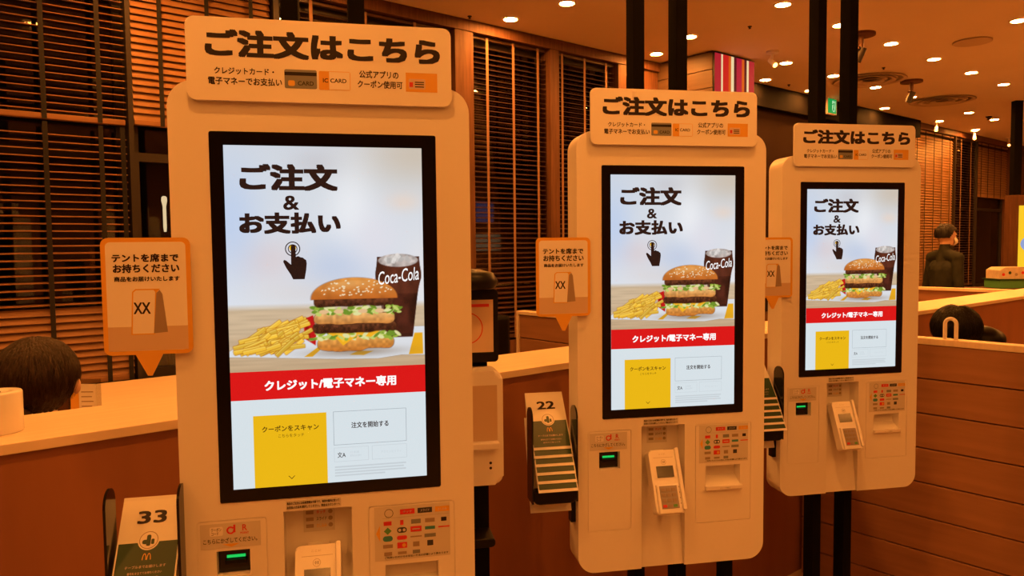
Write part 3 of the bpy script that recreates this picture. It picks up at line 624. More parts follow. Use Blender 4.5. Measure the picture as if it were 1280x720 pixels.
for i in range(4):
    kids.append(('small_print', flat('small_print', 's_lgrey', rect(0.0050, (0.155, 0.150, 0.1545, 0.110)[i], Z(-0.3190-0.0062*i-0.0032), Z(-0.3190-0.0062*i)), yT)))
part('screen', flat('screen', 's_white', rect(-W_, W_, Z(-H_), Z(H_)), -0.0026), kids)
# --- header sign
kids = []; ySg = -0.0135
def TS(s, x0, x1, b0, b1, bold, mt='ink'): return ('lettering', text_me(s, mt, x0, x1, Z(b0), Z(b1), ySg, bold))
kids.append(TS('ご注文はこちら', -0.2265, 0.2405, 0.5255, 0.5805, 0.050))
kids.append(TS('クレジットカード・', -0.2100, -0.0960, 0.4920, 0.5055, 0.020)); kids.append(TS('電子マネーでお支払い', -0.2220, -0.0810, 0.4710, 0.4865, 0.020))
kids.append(TS('公式アプリの', 0.0725, 0.1530, 0.4940, 0.5095, 0.020)); kids.append(TS('クーポン使用可', 0.0690, 0.1610, 0.4740, 0.4895, 0.020))
kids.append(('card_mark', flat('card_mark', 'cardgrey', rrect(-0.0760, -0.0125, Z(0.4680), Z(0.5060), 0.003, 3), ySg))); kids.append(('card_stripe', flat('card_stripe', 'ink', rect(-0.0760, -0.0125, Z(0.4940), Z(0.5010)), ySg-0.0002)))
kids.append(('card_chip', flat('card_chip', 'cardgold', rrect(-0.0690, -0.0560, Z(0.4730), Z(0.4840), 0.003, 3), ySg-0.0002))); kids.append(('lettering', text_me('CARD', 'ink', -0.0500, -0.0190, Z(0.4745), Z(0.4830), ySg-0.0003, 0.01)))
kids.append(('card_mark', flat('card_mark', 'orange', rrect(-0.0085, 0.0545, Z(0.4670), Z(0.5050), 0.003, 3), ySg))); kids.append(('card_panel', flat('card_panel', 'signwhite', rect(0.0120, 0.0535, Z(0.4680), Z(0.5040)), ySg-0.0002)))
kids.append(('lettering', text_me('IC CARD', 'ink', -0.0005, 0.0465, Z(0.4820), Z(0.4905), ySg-0.0004, 0.02)))
kids.append(('coupon_mark', flat('coupon_mark', 'orange', rect(0.1680, 0.2340, Z(0.4690), Z(0.5085)), ySg)))
kids.append(('coupon_panel', flat('coupon_panel', 'tan', rrect(0.1740, 0.2090, Z(0.4750), Z(0.4960), 0.003, 3), ySg-0.0002))); kids.append(('coupon_carton', flat('coupon_carton', 'red', rect(0.1755, 0.1830, Z(0.4790), Z(0.4890)), ySg-0.0004)))
bm = bmesh.new()
for z0 in (0.4785, 0.4835, 0.4880): bm.faces.new([bm.verts.new((p[0], ySg-0.0004, p[1])) for p in rect(0.1870, 0.2060, Z(z0), Z(z0+0.0022))])
kids.append(('coupon_burger', mesh('coupon_burger', bm, 'ink')))
part('header_sign', prism_me('header_sign', 'signwhite', rrect(-0.2625, 0.2640, Z(0.4400), Z(0.6035), 0.016, 6), -0.013, -0.004, bev=0.0015), kids)
part('sign_mount', box_me('sign_mount', 'white', -0.20, 0.20, -0.0038, 0.012, Z(0.45), Z(0.49)))
# --- speech bubble sign on the left edge
def bubble(x0, x1, b0, b1, r, tail):
    pts = rrect(x0, x1, Z(b0), Z(b1), r, 5)
    if tail: cx_ = (x0+x1)/2; k_ = 18; pts = pts[:k_]+[(cx_-0.025, Z(b0)), (cx_-0.004, Z(b0-0.0425)), (cx_+0.004, Z(b0-0.0425)), (cx_+0.025, Z(b0))]+pts[k_:]
    return pts
kids = [('inner_panel', flat('inner_panel', 'signwhite', bubble(-0.4215, -0.2745, -0.0560, 0.1590, 0.009, False), -0.0142))]
yB = -0.0148
def TB(s, x0, x1, b0, b1, bold): return ('lettering', text_me(s, 'ink', x0, x1, Z(b0), Z(b1), yB, bold))
kids += [TB('テントを席まで', -0.4100, -0.2880, 0.1195, 0.1360, 0.034), TB('お持ちください', -0.4085, -0.2870, 0.0985, 0.1160, 0.034), TB('商品をお届けいたします', -0.4070, -0.2870, 0.0815, 0.0915, 0.034)]
kids.append(('picture_ground', flat('picture_ground', 'tan', rect(-0.4215, -0.2745, Z(-0.0555), Z(-0.008)), -0.0144)))
kids.append(('tent_picture', flat('tent_picture', 'signwhite', [(-0.377, Z(-0.022)), (-0.338, Z(-0.022)), (-0.333, Z(0.060)), (-0.336, Z(0.064)), (-0.368, Z(0.064)), (-0.373, Z(0.060))], -0.0147)))
kids.append(('tent_outline', flat('tent_outline', 'orange', [(-0.3795, Z(-0.024)), (-0.336, Z(-0.024)), (-0.331, Z(0.058)), (-0.324, Z(0.0665)), (-0.369, Z(0.0665)), (-0.3755, Z(0.061))], -0.01455)))
kids.append(('tent_side', flat('tent_side', 'tan2', [(-0.338, Z(-0.022)), (-0.312, Z(-0.020)), (-0.320, Z(0.056)), (-0.325, Z(0.064)), (-0.331, Z(0.058))], -0.0146)))
kids.append(TB('XX', -0.3735, -0.3425, 0.017, 0.040, 0.020))
part('speech_bubble_sign', prism_me('speech_bubble_sign', 'orange', bubble(-0.4300, -0.2660, -0.0640, 0.1675, 0.014, True), -0.014, -0.010), kids)
part('sign_arm', box_me('sign_arm', 'white', -0.31, -0.285, -0.0098, 0.004, Z(0.0), Z(0.10)))
# --- stickers and printed marks
kids = []
for i, (x, w, h, s, mt) in enumerate(((-0.245, 0.031, 0.018, None, 'groove'),)):
    kids.append(('coupon_code_mark', flat('mark', 'signwhite', rrect(-0.2490, -0.2230, Z(-0.4480), Z(-0.4290), 0.003, 3), -0.0012)))
kids.append(('lettering', text_me('クーポン\nコード', 'ink', -0.2460, -0.2260, Z(-0.4465), Z(-0.4310), -0.0016, 0.01)))
kids.append(('point_mark', ring('point_mark', 'red', -0.2080, Z(-0.4380), 0.0048, 0.0082, -0.0014, a0=35, a1=395-40))); kids.append(('point_bar', flat('point_bar', 'red', rect(-0.2025, -0.1985, Z(-0.4430), Z(-0.4265)), -0.0015)))
kids.append(('lettering', text_me('R', 'red', -0.1850, -0.1755, Z(-0.4405), Z(-0.4275), -0.0014, 0.01))); kids.append(('lettering', text_me('POINT', 'red', -0.1890, -0.1720, Z(-0.4475), Z(-0.4430), -0.0014, 0.02)))
kids.append(('lettering', text_me('こちらにかざしてください。', 'ink', -0.2620, -0.1560, Z(-0.4640), Z(-0.4530), -0.0014, 0.014)))
kids.append(('arrow', flat('arrow', 'orange', [(-0.2250, Z(-0.4660)), (-0.1900, Z(-0.4660)), (-0.2070, Z(-0.4730))], -0.0014)))
part('reader_sticker', flat('reader_sticker', 'sticker', rect(-0.2675, -0.1490, Z(-0.4750), Z(-0.4225)), -0.0008), kids)
part('notice_sticker', flat('notice_sticker', 'sticker', rect(-0.0965, 0.0160, Z(-0.4055), Z(-0.3870)), -0.0008), [('lettering', text_me('商品のご注文には会員登録は不要です。画面の案内に従って', 'ink', -0.0950, 0.0125, Z(-0.3950), Z(-0.3890), -0.0013, 0.03)), ('lettering', text_me('お支払い方法を選択してください。現金はカウンターへ', 'ink', -0.0950, 0.0140, Z(-0.4035), Z(-0.3975), -0.0013, 0.03))])
kids = [('lettering', text_me('ご利用いただけるお支払い方法は店舗により異なります', 'ink', 0.1060, 0.2440, Z(-0.5310), Z(-0.5260), -0.0013, 0.02)), ('arrow', flat('arrow', 'orange', [(0.0880, Z(-0.4740)), (0.0965, Z(-0.4560)), (0.0965, Z(-0.4920))], -0.0013))]
kids.append(('card_drawing', ring('card_drawing', 'ink', 0.1160, Z(-0.4310), 0.0085, 0.0095, -0.0013))); kids.append(('rule', flat('rule', 'groove', rect(0.102, 0.246, Z(-0.4415), Z(-0.4408)), -0.0013)))
for x, mt, s in ((0.1400, 'red', 'タッチ'), (0.1780, 'navy', 'スライド'), (0.2160, 'orange', 'さし込み')):
    kids.append(('tag_mark', flat('tag_mark', mt, rect(x, x+0.0315, Z(-0.4355), Z(-0.4240)), -0.0013))); kids.append(('lettering', text_me(s, 'sticker', x+0.006, x+0.0255, Z(-0.4325), Z(-0.4270), -0.0017, 0.01)))
marks = [(0, 0, 'red', 0.017, 0.009), (1, 0, 'red', 0.007, 0.011), (2, 0, 'cardgrey', 0.021, 0.010), (3, 0, 'tan2', 0.021, 0.009), (4, 0, 'ink', 0.012, 0.009),
 (0, 1, 'pgreen', 0.017, 0.016), (1, 1, 'navy', 0.021, 0.012), (2, 1, 'red', 0.024, 0.012), (3, 1, 'teal', 0.022, 0.007), (4, 1, 'red', 0.025, 0.003),
 (0, 2, 'teal', 0.021, 0.012), (1, 2, 'red', 0.022, 0.009), (2, 2, 'tan2', 0.025, 0.003), (3, 2, 'cardgrey', 0.025, 0.008),
 (0, 3, 'tan2', 0.021, 0.008), (1, 3, 'red', 0.021, 0.013), (2, 3, 'tan2', 0.014, 0.011), (3, 3, 'navy', 0.013, 0.012), (0, 4, 'tan2', 0.017, 0.008), (1, 4, 'tan2', 0.019, 0.006), (2, 4, 'cardgrey', 0.016, 0.008)]
for i, j, mt, w, h in marks:
    cx_ = 0.1130+0.0305*i; cz_ = Z(-0.4530-0.0168*j); w /= 2; h /= 2
    if mt == 'pgreen': pts = [(cx_-w, cz_), (cx_, cz_-h), (cx_+w, cz_), (cx_, cz_+h)]
    elif (i, j) in ((1, 1), (1, 2), (0, 2)): pts = rrect(cx_-w, cx_+w, cz_-h, cz_+h, h*0.95, 4)
    else: pts = rect(cx_-w, cx_+w, cz_-h, cz_+h)
    kids.append(('payment_mark', flat('payment_mark', mt, pts, -0.0013)))
    if (i, j) == (1, 3): kids.append(('payment_mark', flat('payment_mark', 'orange', circ(cx_+0.004, cz_, 0.0042, 12), -0.0016)))
    if (i, j) == (1, 1): kids += [('payment_mark', flat('payment_mark', 'sticker', circ(cx_+q, cz_, 0.0034, 12), -0.0016)) for q in (-0.0048, 0.0048)]
    if (i, j) == (2, 1): kids.append(('payment_mark', flat('payment_mark', 'sticker', rect(cx_-0.008, cx_+0.008, cz_-0.0012, cz_+0.0012), -0.0016)))
part('payment_sticker', flat('payment_sticker', 'sticker', rect(0.0850, 0.2485, Z(-0.5350), Z(-0.4165)), -0.0008), kids)
part('receipt_lip', box_me('receipt_lip', 'white', 0.1045, 0.2250, -0.012, 0.006, Z(-0.620), Z(-0.6072), bev=0.002), [('lettering', text_me('レシート受取口', 'groove', 0.150, 0.185, Z(-0.6165), Z(-0.6115), -0.0125, 0.01))])
part('receipt_slot', box_me('receipt_slot', 'black', 0.125, 0.205, 0.030, 0.0385, Z(-0.5475), Z(-0.5455)))
part('scanner', box_me('scanner', 'gloss', -0.2365, -0.1718, 0.022, 0.0295, Z(-0.535), Z(-0.4815)), [('scan_light', box_me('scan_light', 'scan', -0.2200, -0.1830, 0.0195, 0.0218, Z(-0.5040), Z(-0.4985))), ('scan_head', box_me('scan_head', 'black', -0.2240, -0.1800, 0.012, 0.0218, Z(-0.5160), Z(-0.5060), bev=0.003))])
mxs = Matrix.Translation((0, 0.0557, 0)) @ Matrix.Rotation(0, 4, 'X')
part('recess_sticker', flat('recess_sticker', 'sticker', rect(-0.0655, 0.0010, Z(-0.476), Z(-0.4195)), 0.0530), [('lettering', text_me(s, mt, x0, x1, Z(z0), Z(z0+0.008), 0.0522, 0.02)) for s, mt, x0, x1, z0 in (('タッチ', 'red', -0.038, -0.018, -0.437), ('スライド', 'navy', -0.038, -0.016, -0.452), ('さし込み', 'orange', -0.038, -0.016, -0.467))] + [('mark', flat('mark', 'tan2', rect(-0.060, -0.044, Z(q), Z(q+0.008)), 0.0522)) for q in (-0.437, -0.452, -0.467)] + [('mark', flat('mark', 'tan2', circ(-0.008, Z(q+0.004), 0.005, 10), 0.0522)) for q in (-0.437, -0.452, -0.467)])
# --- card terminal leaning out of the recess
mt_ = Matrix.Translation((-0.0335, 0.004, Z(-0.487))) @ Matrix.Rotation(math.radians(24), 4, 'X')      # origin: top front edge; local z down = length
mt_ = Matrix.Translation((-0.0335, 0.004, Z(-0.487))) @ Matrix.Rotation(-math.radians(24), 4, 'X')
def TM(name, me, kids=()):
    me.transform(mt_); KK = []
    for k, kk in kids: kk.transform(mt_); KK.append((k, kk))
    return name, me, KK
HWT = 0.047; LT = 0.188
shell = prism_me('terminal_shell', 'signwhite', rrect(-HWT, HWT, -LT, 0.0, 0.010, 5), 0.0, 0.034, bev=0.004)
bm = bmesh.new(); bx(bm, -0.0305, 0.0255, -0.012, -0.0005, -0.186, -0.108)
tk = [('card_rail', prism_me('card_rail', 'signwhite', rrect(0.036, 0.047, -0.180, 0.004, 0.004, 3), -0.010, -0.0004, bev=0.002)),
      ('display', box_me('display', 'lcd', -0.029, 0.025, -0.0016, 0.002, -0.082, -0.048)),
      ('lettering', text_me('ここに', 'tan2', -0.014, 0.006, -0.014, -0.010, -0.0008, 0.0)),
      ('rule', flat('rule', 'tan2', rect(-0.034, 0.030, -0.0225, -0.0218), -0.0006)),
      ('touch_mark', ring('touch_mark', 'tan2', -0.003, -0.036, 0.0072, 0.0080, -0.0006)), ('lettering', text_me('(((', 'ink', -0.007, 0.002, -0.0395, -0.0325, -0.0008, 0.01)),
      ('keypad_hood', prism_me('keypad_hood', 'signwhite', rect(-0.040, 0.030, -0.188, -0.104), -0.010, -0.0004, bev=0.003)),
      ('keypad', box_me('keypad', 'keys', -0.0320, 0.0230, -0.0115, -0.0102, -0.174, -0.108))]
for r_ in range(3):
    for c_ in range(3): tk.append(('key', box_me('key', 'tan2', -0.0285+0.0165*c_, -0.0165+0.0165*c_, -0.0130, -0.0116, -0.124-0.0155*r_, -0.115-0.0155*r_)))
for c_, q in enumerate(('red', 'tan2', 'pgreen')): tk.append(('key', box_me('key', q, -0.0285+0.0165*c_, -0.0165+0.0165*c_, -0.0130, -0.0116, -0.1705, -0.1625)))
for i in range(4): tk.append(('side_mark', flat('side_mark', 'tan2', circ(0.0330, -0.112-0.016*i, 0.0022, 10), -0.0006)))
KP.append(TM('card_terminal', shell, tk))
part('terminal_arm', box_me('terminal_arm', 'white', -0.056, -0.012, 0.030, 0.060, Z(-0.56), Z(-0.50)))
# --- number tent holder at the left side
HX0, HX1 = -0.452, -0.318
def holder_parts():
    out = []
    def plate(x):
        pts = rrect(-0.045, 0.022, Z(-0.61), Z(-0.330), 0.033, 8, corners=(1, 1, 0, 0))
        bm = bmesh.new()
        a2 = [bm.verts.new((x-0.0025, p[0], p[1])) for p in pts]; b2 = [bm.verts.new((x+0.0025, p[0], p[1])) for p in pts]; bm.faces.new(a2); bm.faces.new(b2[::-1])
        for i in range(len(pts)): bm.faces.new((a2[i], a2[(i+1) % len(pts)], b2[(i+1) % len(pts)], b2[i]))
        return mesh('side_plate', bm, 'gloss')
    bm = bmesh.new()
    sec = [(0.0925, Z(-0.386)), (0.0965, Z(-0.386)), (0.012, Z(-0.655)), (0.008, Z(-0.655))]
    A2 = [bm.verts.new((HX0+0.004, y, z)) for y, z in sec]; B2 = [bm.verts.new((HX1-0.004, y, z)) for y, z in sec]
    bm.faces.new(A2); bm.faces.new(B2[::-1])
    for i in range(4): bm.faces.new((A2[i], A2[(i+1) % 4], B2[(i+1) % 4], B2[i]))
    tray = prism_me('tray', 'black', rrect(HX0, HX1, Z(-0.612), Z(-0.570), 0.02, 4, corners=(0, 0, 1, 1)), -0.050, 0.015, bev=0.004)
    return [('side_plate', plate(HX0)), ('side_plate', plate(HX1)), ('back_plate', mesh('back_plate', bm, 'signwhite')), ('tray', tray), ('bracket', box_me('bracket', 'black', HX1, -0.290, 0.03, 0.06, Z(-0.70), Z(-0.60)))]
HOLD = holder_parts()
# --- poles
def poles(z_low):
    return [box_me('pole', 'blackmetal', s*0.071-0.0185, s*0.071+0.0185, 0.104, 0.172, ZF+0.012, CEIL, bev=0.003) for s in (-1, 1)]
POLE = poles(0)
FOOT = box_me('floor_plate', 'blackmetal', -0.16, 0.16, 0.06, 0.22, ZF, ZF+0.012); MB_ = box_me('mount_bracket', 'blackmetal', -0.12, 0.12, 0.0995, 0.1042, Z(-0.5), Z(0.3))
KI = [(-.385, 1.576, .2156, 'nearest and largest order kiosk, white with a lit portrait screen, at left', 0.019),
      (.491, 2.2874, .186, 'middle white order kiosk with number tents 22 at its side', 0.0),
      (1.3414, 2.9706, .1951, 'farthest and smallest white order kiosk, right of the middle one', 0.0)]
KO = []
for (X, Y, yaw, lab, hs) in KI:
    x, y = W(X, Y); k = thing('order_kiosk', lab, 'kiosk', (x, y, 0), yaw-A, group='order kiosks'); KO.append(k)
    for nm, me, kd in KP:
        o = link(nm, me, k)
        for n2, m2 in kd: link(n2, m2, o)
    hd = None
    for nm, me in HOLD:
        o = link(nm, me, k if hd is None else hd, (hs, 0, 0) if hd is None else None)
        if nm == 'side_plate' and hd is None: hd = o; o.name = 'tent_holder'
    for me in POLE: link('pole', me, k)
    link('floor_plate', FOOT, k); link('mount_bracket', MB_, k)

# ------------------------------------------------------------------ number tents, nested in each holder
TW = 0.059; LF = 0.190; fa_, ra_ = math.radians(40), math.radians(20)
def tent_mesh():
    bm = bmesh.new(); th = 0.0012
    f = Vector((0, -math.sin(fa_), -math.cos(fa_))); r = Vector((0, -math.sin(ra_), -math.cos(ra_)))
    nf = Vector((0, -math.cos(fa_), math.sin(fa_))); nr = Vector((0, math.cos(ra_), -math.sin(ra_)))
    top_f = nf*0.002; top_r = nr*0.002
    outer = [f*LF+nf*0.0, f*0.006, Vector((0, 0.0, 0.0015)), r*0.006+nr*0.001, r*LF+nr*0.001]
    inner = [f*LF-nf*th, f*0.006-nf*th, Vector((0, -0.0008, -0.0012)), r*0.006-nr*(th-0.001), r*LF-nr*(th-0.001)]
    sec = outer+inner[::-1]; n = len(sec)
    A3 = [bm.verts.new((-TW, p.y, p.z)) for p in sec]; B3 = [bm.verts.new((TW, p.y, p.z)) for p in sec]
    for i in range(n): bm.faces.new((A3[i], A3[(i+1) % n], B3[(i+1) % n], B3[i]))
    m2 = len(outer)
    for i in range(m2-1):
        bm.faces.new((A3[i], A3[n-1-i], A3[n-2-i], A3[i+1])); bm.faces.new((B3[i], B3[i+1], B3[n-2-i], B3[n-1-i]))
    return mesh('card', bm, 'paper')
TENT = tent_mesh()
MF = Matrix.Rotation(-fa_, 4, 'X') @ Matrix.Translation((0, 0, 0))      # front panel frame: x right, z up along the panel, -y outwards
def on_front(me): me.transform(MF); return me
bm = bmesh.new(); bm.faces.new([bm.verts.new((p[0], -0.0005, p[1])) for p in rect(-TW+0.003, TW-0.003, -0.1815, -0.096)])
GREEN = on_front(mesh('green_band', bm, 'green'))
ROUND = on_front(flat('round_mark', 'paper', circ(0, -0.092, 0.0205, 28), -0.0008)); RRING = on_front(ring('round_ring', 'tan2', 0, -0.092, 0.0165, 0.0180, -0.0010))
bm = bmesh.new()
for p in (rrect(-0.004, 0.004, -0.104, -0.081, 0.003, 3), rrect(-0.012, 0.0, -0.100, -0.091, 0.004, 3), rrect(0.005, 0.011, -0.101, -0.090, 0.002, 2)): bm.faces.new([bm.verts.new((q[0], -0.0011-0.0001*len(bm.faces), q[1])) for q in p])
FOOD = on_front(mesh('food_mark', bm, 'green'))
def arches():
    bm = bmesh.new()
    for s in (-1, 1):
        P = []
        for i in range(13):
            t = math.pi*i/12; P.append((bm.verts.new((s*0.0042+0.0042*math.cos(t), -0.0010, -0.132+0.0135*math.sin(t))), bm.verts.new((s*0.0042+0.0026*math.cos(t), -0.0010, -0.132+0.0115*math.sin(t)))))
        for i in range(12): bm.faces.new((P[i][0], P[i+1][0], P[i+1][1], P[i][1]))
    return on_front(mesh('arches_mark', bm, 'orange'))
ARCH = arches()
LINES = [on_front(text_me('テーブルまでお届けします', 'tan', -0.038, 0.038, -0.148, -0.142, -0.0010, 0.01)), on_front(text_me('番号札を立ててお待ちください', 'tan', -0.032, 0.032, -0.160, -0.155, -0.0010, 0.01)), on_front(text_me('店内でごゆっくり', 'tan', -0.026, 0.026, -0.170, -0.165, -0.0010, 0.01))]
labs = {0: ['top folded number tent marked 33 in the holder of the nearest kiosk', 'middle folded number tent under the 33 at the nearest kiosk', 'lowest folded number tent under the 33 at the nearest kiosk'],
        1: ['top folded number tent marked 22 in the holder of the middle kiosk', 'second number tent in the stack under the 22', 'third number tent in the stack under the 22', 'fourth number tent in the stack under the 22', 'fifth number tent in the stack under the 22', 'lowest number tent in the stack under the 22'],
        2: ['top number tent in the stack between middle and farthest kiosk', 'second number tent in the stack of the farthest kiosk', 'third number tent in the stack of the farthest kiosk', 'fourth number tent in the stack of the farthest kiosk', 'fifth number tent in the stack of the farthest kiosk', 'lowest number tent in the stack of the farthest kiosk']}
NUM = {0: '33', 1: '22', 2: '11'}
for k, (X, Y, yaw, lab, hs) in enumerate(KI):
    mw = Matrix.Translation((*W(X, Y), 0)) @ Matrix.Rotation(yaw-A, 4, 'Z')
    n = len(labs[k])
    for i in range(n):
        q = (6-n)+i; t = 0.025*q
        p = mw @ Vector(((HX0+HX1)/2+hs, 0.104-math.sin(fa_)*t+0.0030*q*math.cos(fa_), Z(-0.312)-math.cos(fa_)*t-0.0030*q*math.sin(fa_)))
        o = thing('number_tent', labs[k][i], 'number tent', p, yaw-A, group='number tents in the kiosk holders')
        link('card', TENT, o); link('green_band', GREEN, o)
        if i == 0:
            if k < 2: link('lettering', on_front(text_me(NUM[k], 'ink', -0.027, 0.029, -0.057, -0.030, -0.0008, 0.026)), o)
            link('round_mark', ROUND, o); link('round_ring', RRING, o); link('food_mark', FOOD, o); link('arches_mark', ARCH, o)
            for L_ in LINES: link('lettering', L_, o)

# ------------------------------------------------------------------ sanitiser stand between the nearest and middle kiosk
x, y = W(-0.125, 2.20)
sd = thing('sanitizer_stand', 'black stand with white hand sanitizer dispenser and framed notice, behind the nearest kiosk', 'dispenser', (x, y, 0), 0.19-A)
link('base', cyl_me('base', 'black', 0, 0.04, ZF, ZF+0.02, 0.15), sd)
link('pole', box_me('pole', 'blackmetal', -0.055, 0.055, 0.03, 0.055, ZF+0.02, 1.40), sd)
dp = link('dispenser', prism_me('dispenser', 'signwhite', rrect(-0.08, 0.083, 0.815, 1.145, 0.025, 6), -0.075, 0.028, bev=0.012), sd)
link('hood', box_me('hood', 'tan', -0.065, 0.066, -0.0758, -0.0752, 0.945, 1.105), dp)
link('nozzle_ledge', box_me('nozzle_ledge', 'white', -0.065, 0.068, -0.105, -0.0755, 0.925, 0.945, bev=0.004), dp)
for zz_ in (0.865, 0.880): link('indicator', cyl_me('indicator', 'ink', 0.045, zz_, 0.0752, 0.0765, 0.004, n=10, mx=Matrix.Rotation(math.radians(90), 4, 'X')), dp)
bd = link('notice_board', prism_me('notice_board', 'black', rrect(-0.10, 0.085, 1.16, 1.375, 0.012, 4), 0.002, 0.028, bev=0.002), sd)
link('notice', flat('notice', 'tan', rect(-0.085, 0.070, 1.19, 1.345), 0.0012), bd)
link('notice_ring', ring('notice_ring', 'red', -0.008, 1.262, 0.044, 0.047, 0.0006), bd)
link('print_line', flat('print_line', 'red', rect(-0.060, 0.058, 1.324, 1.333), 0.0006), bd)
link('cap_knob', lathe_me('cap_knob', 'black', [(0.02, 1.375), (0.075, 1.38), (0.085, 1.40), (0.07, 1.425), (0.03, 1.435), (0.01, 1.437)]), sd)
link('drip_tray', prism_me('drip_tray', 'black', rrect(-0.08, 0.060, 0.625, 0.652, 0.012, 4), -0.06, 0.06, bev=0.004), sd)
fpst = thing('floor_post', 'short black post standing behind the middle kiosk, its foot showing below the kiosk', 'post', (*W(0.745, 2.62), 0), 0.18-A)
link('shaft', box_me('shaft', 'blackmetal', -0.022, 0.022, -0.02, 0.02, ZF+0.01, 0.85, bev=0.003), fpst); link('foot', cyl_me('foot', 'blackmetal', 0, 0, ZF, ZF+0.012, 0.10), fpst)

# ------------------------------------------------------------------ things on and behind the left partition
cn = thing('round_canister', 'round white canister standing on the partition cap at the left edge', 'canister', (0.188, 2.262, 1.05))
link('body', lathe_me('body', 'signwhite', [(0.0, 0.0), (0.056, 0.0), (0.058, 0.003), (0.058, 0.098), (0.056, 0.102), (0.030, 0.103), (0.028, 0.099), (0.0, 0.099)], n=40), cn)
link('outlet', cyl_me('outlet', 'frame', 0, 0, 0.0995, 0.101, 0.012), cn)
tb = thing('dining_table', 'pale table top by the window seen over the partition, left of the nearest kiosk', 'table', (1.33, 4.2, 0))
link('table_top', prism_me('table_top', 'cap', rrect(-0.60, 0.45, 0.735, 0.765, 0.005, 2), -0.30, 0.46), tb)
link('column', cyl_me('column', 'blackmetal', 0, 0, ZF+0.02, 0.735, 0.035), tb); link('foot', cyl_me('foot', 'blackmetal', 0, 0, ZF, ZF+0.02, 0.24), tb)
ms = thing('menu_stand', 'clear upright divider with a paper menu beside the brown-haired head', 'menu', (0.0, 0.0, 0.0))
ms.location = (0.60, 3.52, 0.765)
tb2 = thing('dining_table', 'table hidden behind the partition in front of the seated brown-haired person', 'table', (0.45, 3.62, 0))
link('table_top', prism_me('table_top', 'cap', rrect(-0.40, 0.40, 0.735, 0.765, 0.005, 2), -0.28, 0.28), tb2)
link('column', cyl_me('column', 'blackmetal', 0, 0, ZF+0.02, 0.735, 0.035), tb2); link('foot', cyl_me('foot', 'blackmetal', 0, 0, ZF, ZF+0.02, 0.24), tb2)
ms.rotation_euler = (0, 0, -A)
link('clear_panel', box_me('clear_panel', 'glass', -0.07, 0.065, 0, 0.004, 0.0, 0.205), ms)
link('paper', box_me('paper', 'paper', -0.025, 0.045, -0.002, -0.0005, 0.02, 0.185), ms); link('side_strip', box_me('side_strip', 'orange', -0.06, -0.026, -0.002, -0.0005, 0.01, 0.185), ms)
[link('print_line', flat('print_line', 'tan2', rect(-0.015, 0.035-0.006*(q_ % 2), 0.150-0.02*q_, 0.154-0.02*q_), -0.0024), ms) for q_ in range(5)]; link('foot', box_me('foot', 'frame', -0.07, 0.065, -0.02, 0.024, 0.0, 0.008), ms)
bn = thing('bench', 'brown upholstered bench hidden behind the left partition', 'bench', (0, 0, 0))
link('seat', box_me('seat', 'partition', -0.6, 3.3, 2.46, 2.95, 0.30, 0.43, bev=0.02), bn); link('backrest', box_me('backrest', 'partition', -0.6, 3.3, 2.452, 2.52, 0.432, 0.95, bev=0.02), bn); link('base', box_me('base', 'frame', -0.58, 3.28, 2.48, 2.88, ZF, 0.298), bn)
b2 = thing('bench', 'dark padded seat back below the dark blinds between the nearest and middle kiosk', 'bench', (0, 0, 0))
link('seat', box_me('seat', 'black', 2.05, 3.30, 3.6, 4.08, 0.30, 0.43, bev=0.02), b2); link('backrest', box_me('backrest', 'black', 2.05, 3.36, 4.09, 4.20, 0.30, 1.02, bev=0.03), b2); link('base', box_me('base', 'frame', 2.07, 3.28, 3.62, 4.08, ZF, 0.298), b2)
def crumple():
    bm = bmesh.new(); bmesh.ops.create_icosphere(bm, subdivisions=3, radius=0.04)
    for v in bm.verts:
        v.co *= 1+0.5*mnoise.noise(v.co*40); v.co.z = abs(v.co.z)*(1.25-abs(v.co.x)*12) if abs(v.co.x) < 0.05 else abs(v.co.z)*0.4
    return mesh('napkin', bm, 'tan')
tag(link('napkin', crumple(), None, (3.19, 4.145, 1.02)), 'crumpled pale napkin on the dark seat back left of the middle kiosk', 'napkin')

# ------------------------------------------------------------------ people
def capsule(bm, p, q, r_p, r_q, n=12):
    p, q = Vector(p), Vector(q); d = (q-p); L = d.length; d.normalize()
    rot = d.to_track_quat('Z', 'Y').to_matrix().to_4x4(); mx = Matrix.Translation(p) @ rot
    rings_ = []
    for k_ in range(5): t = math.pi/2*k_/4; rings_.append((r_p*math.sin(t), -r_p*math.cos(t)))
    for k_ in range(5): t = math.pi/2*k_/4; rings_.append((r_q*math.cos(t), L+r_q*math.sin(t)))
    R = []
    for r, z in rings_: R.append([bm.verts.new(mx @ Vector((max(r, 1e-4)*math.cos(2*math.pi*i/n), max(r, 1e-4)*math.sin(2*math.pi*i/n), z))) for i in range(n)])
    for a2, c2 in zip(R, R[1:]):
        for i in range(n): bm.faces.new((a2[i], a2[(i+1) % n], c2[(i+1) % n], c2[i]))
    bm.faces.new(R[0][::-1]); bm.faces.new(R[-1])
def ellipsoid(bm, c, r, mx=None, u=16, v=12):
    ret = bmesh.ops.create_uvsphere(bm, u_segments=u, v_segments=v, radius=1.0)
    for w in ret['verts']:
        w.co = Vector((w.co.x*r[0], w.co.y*r[1], w.co.z*r[2]))
        if mx is not None: w.co = mx @ w.co
        w.co += Vector(c)
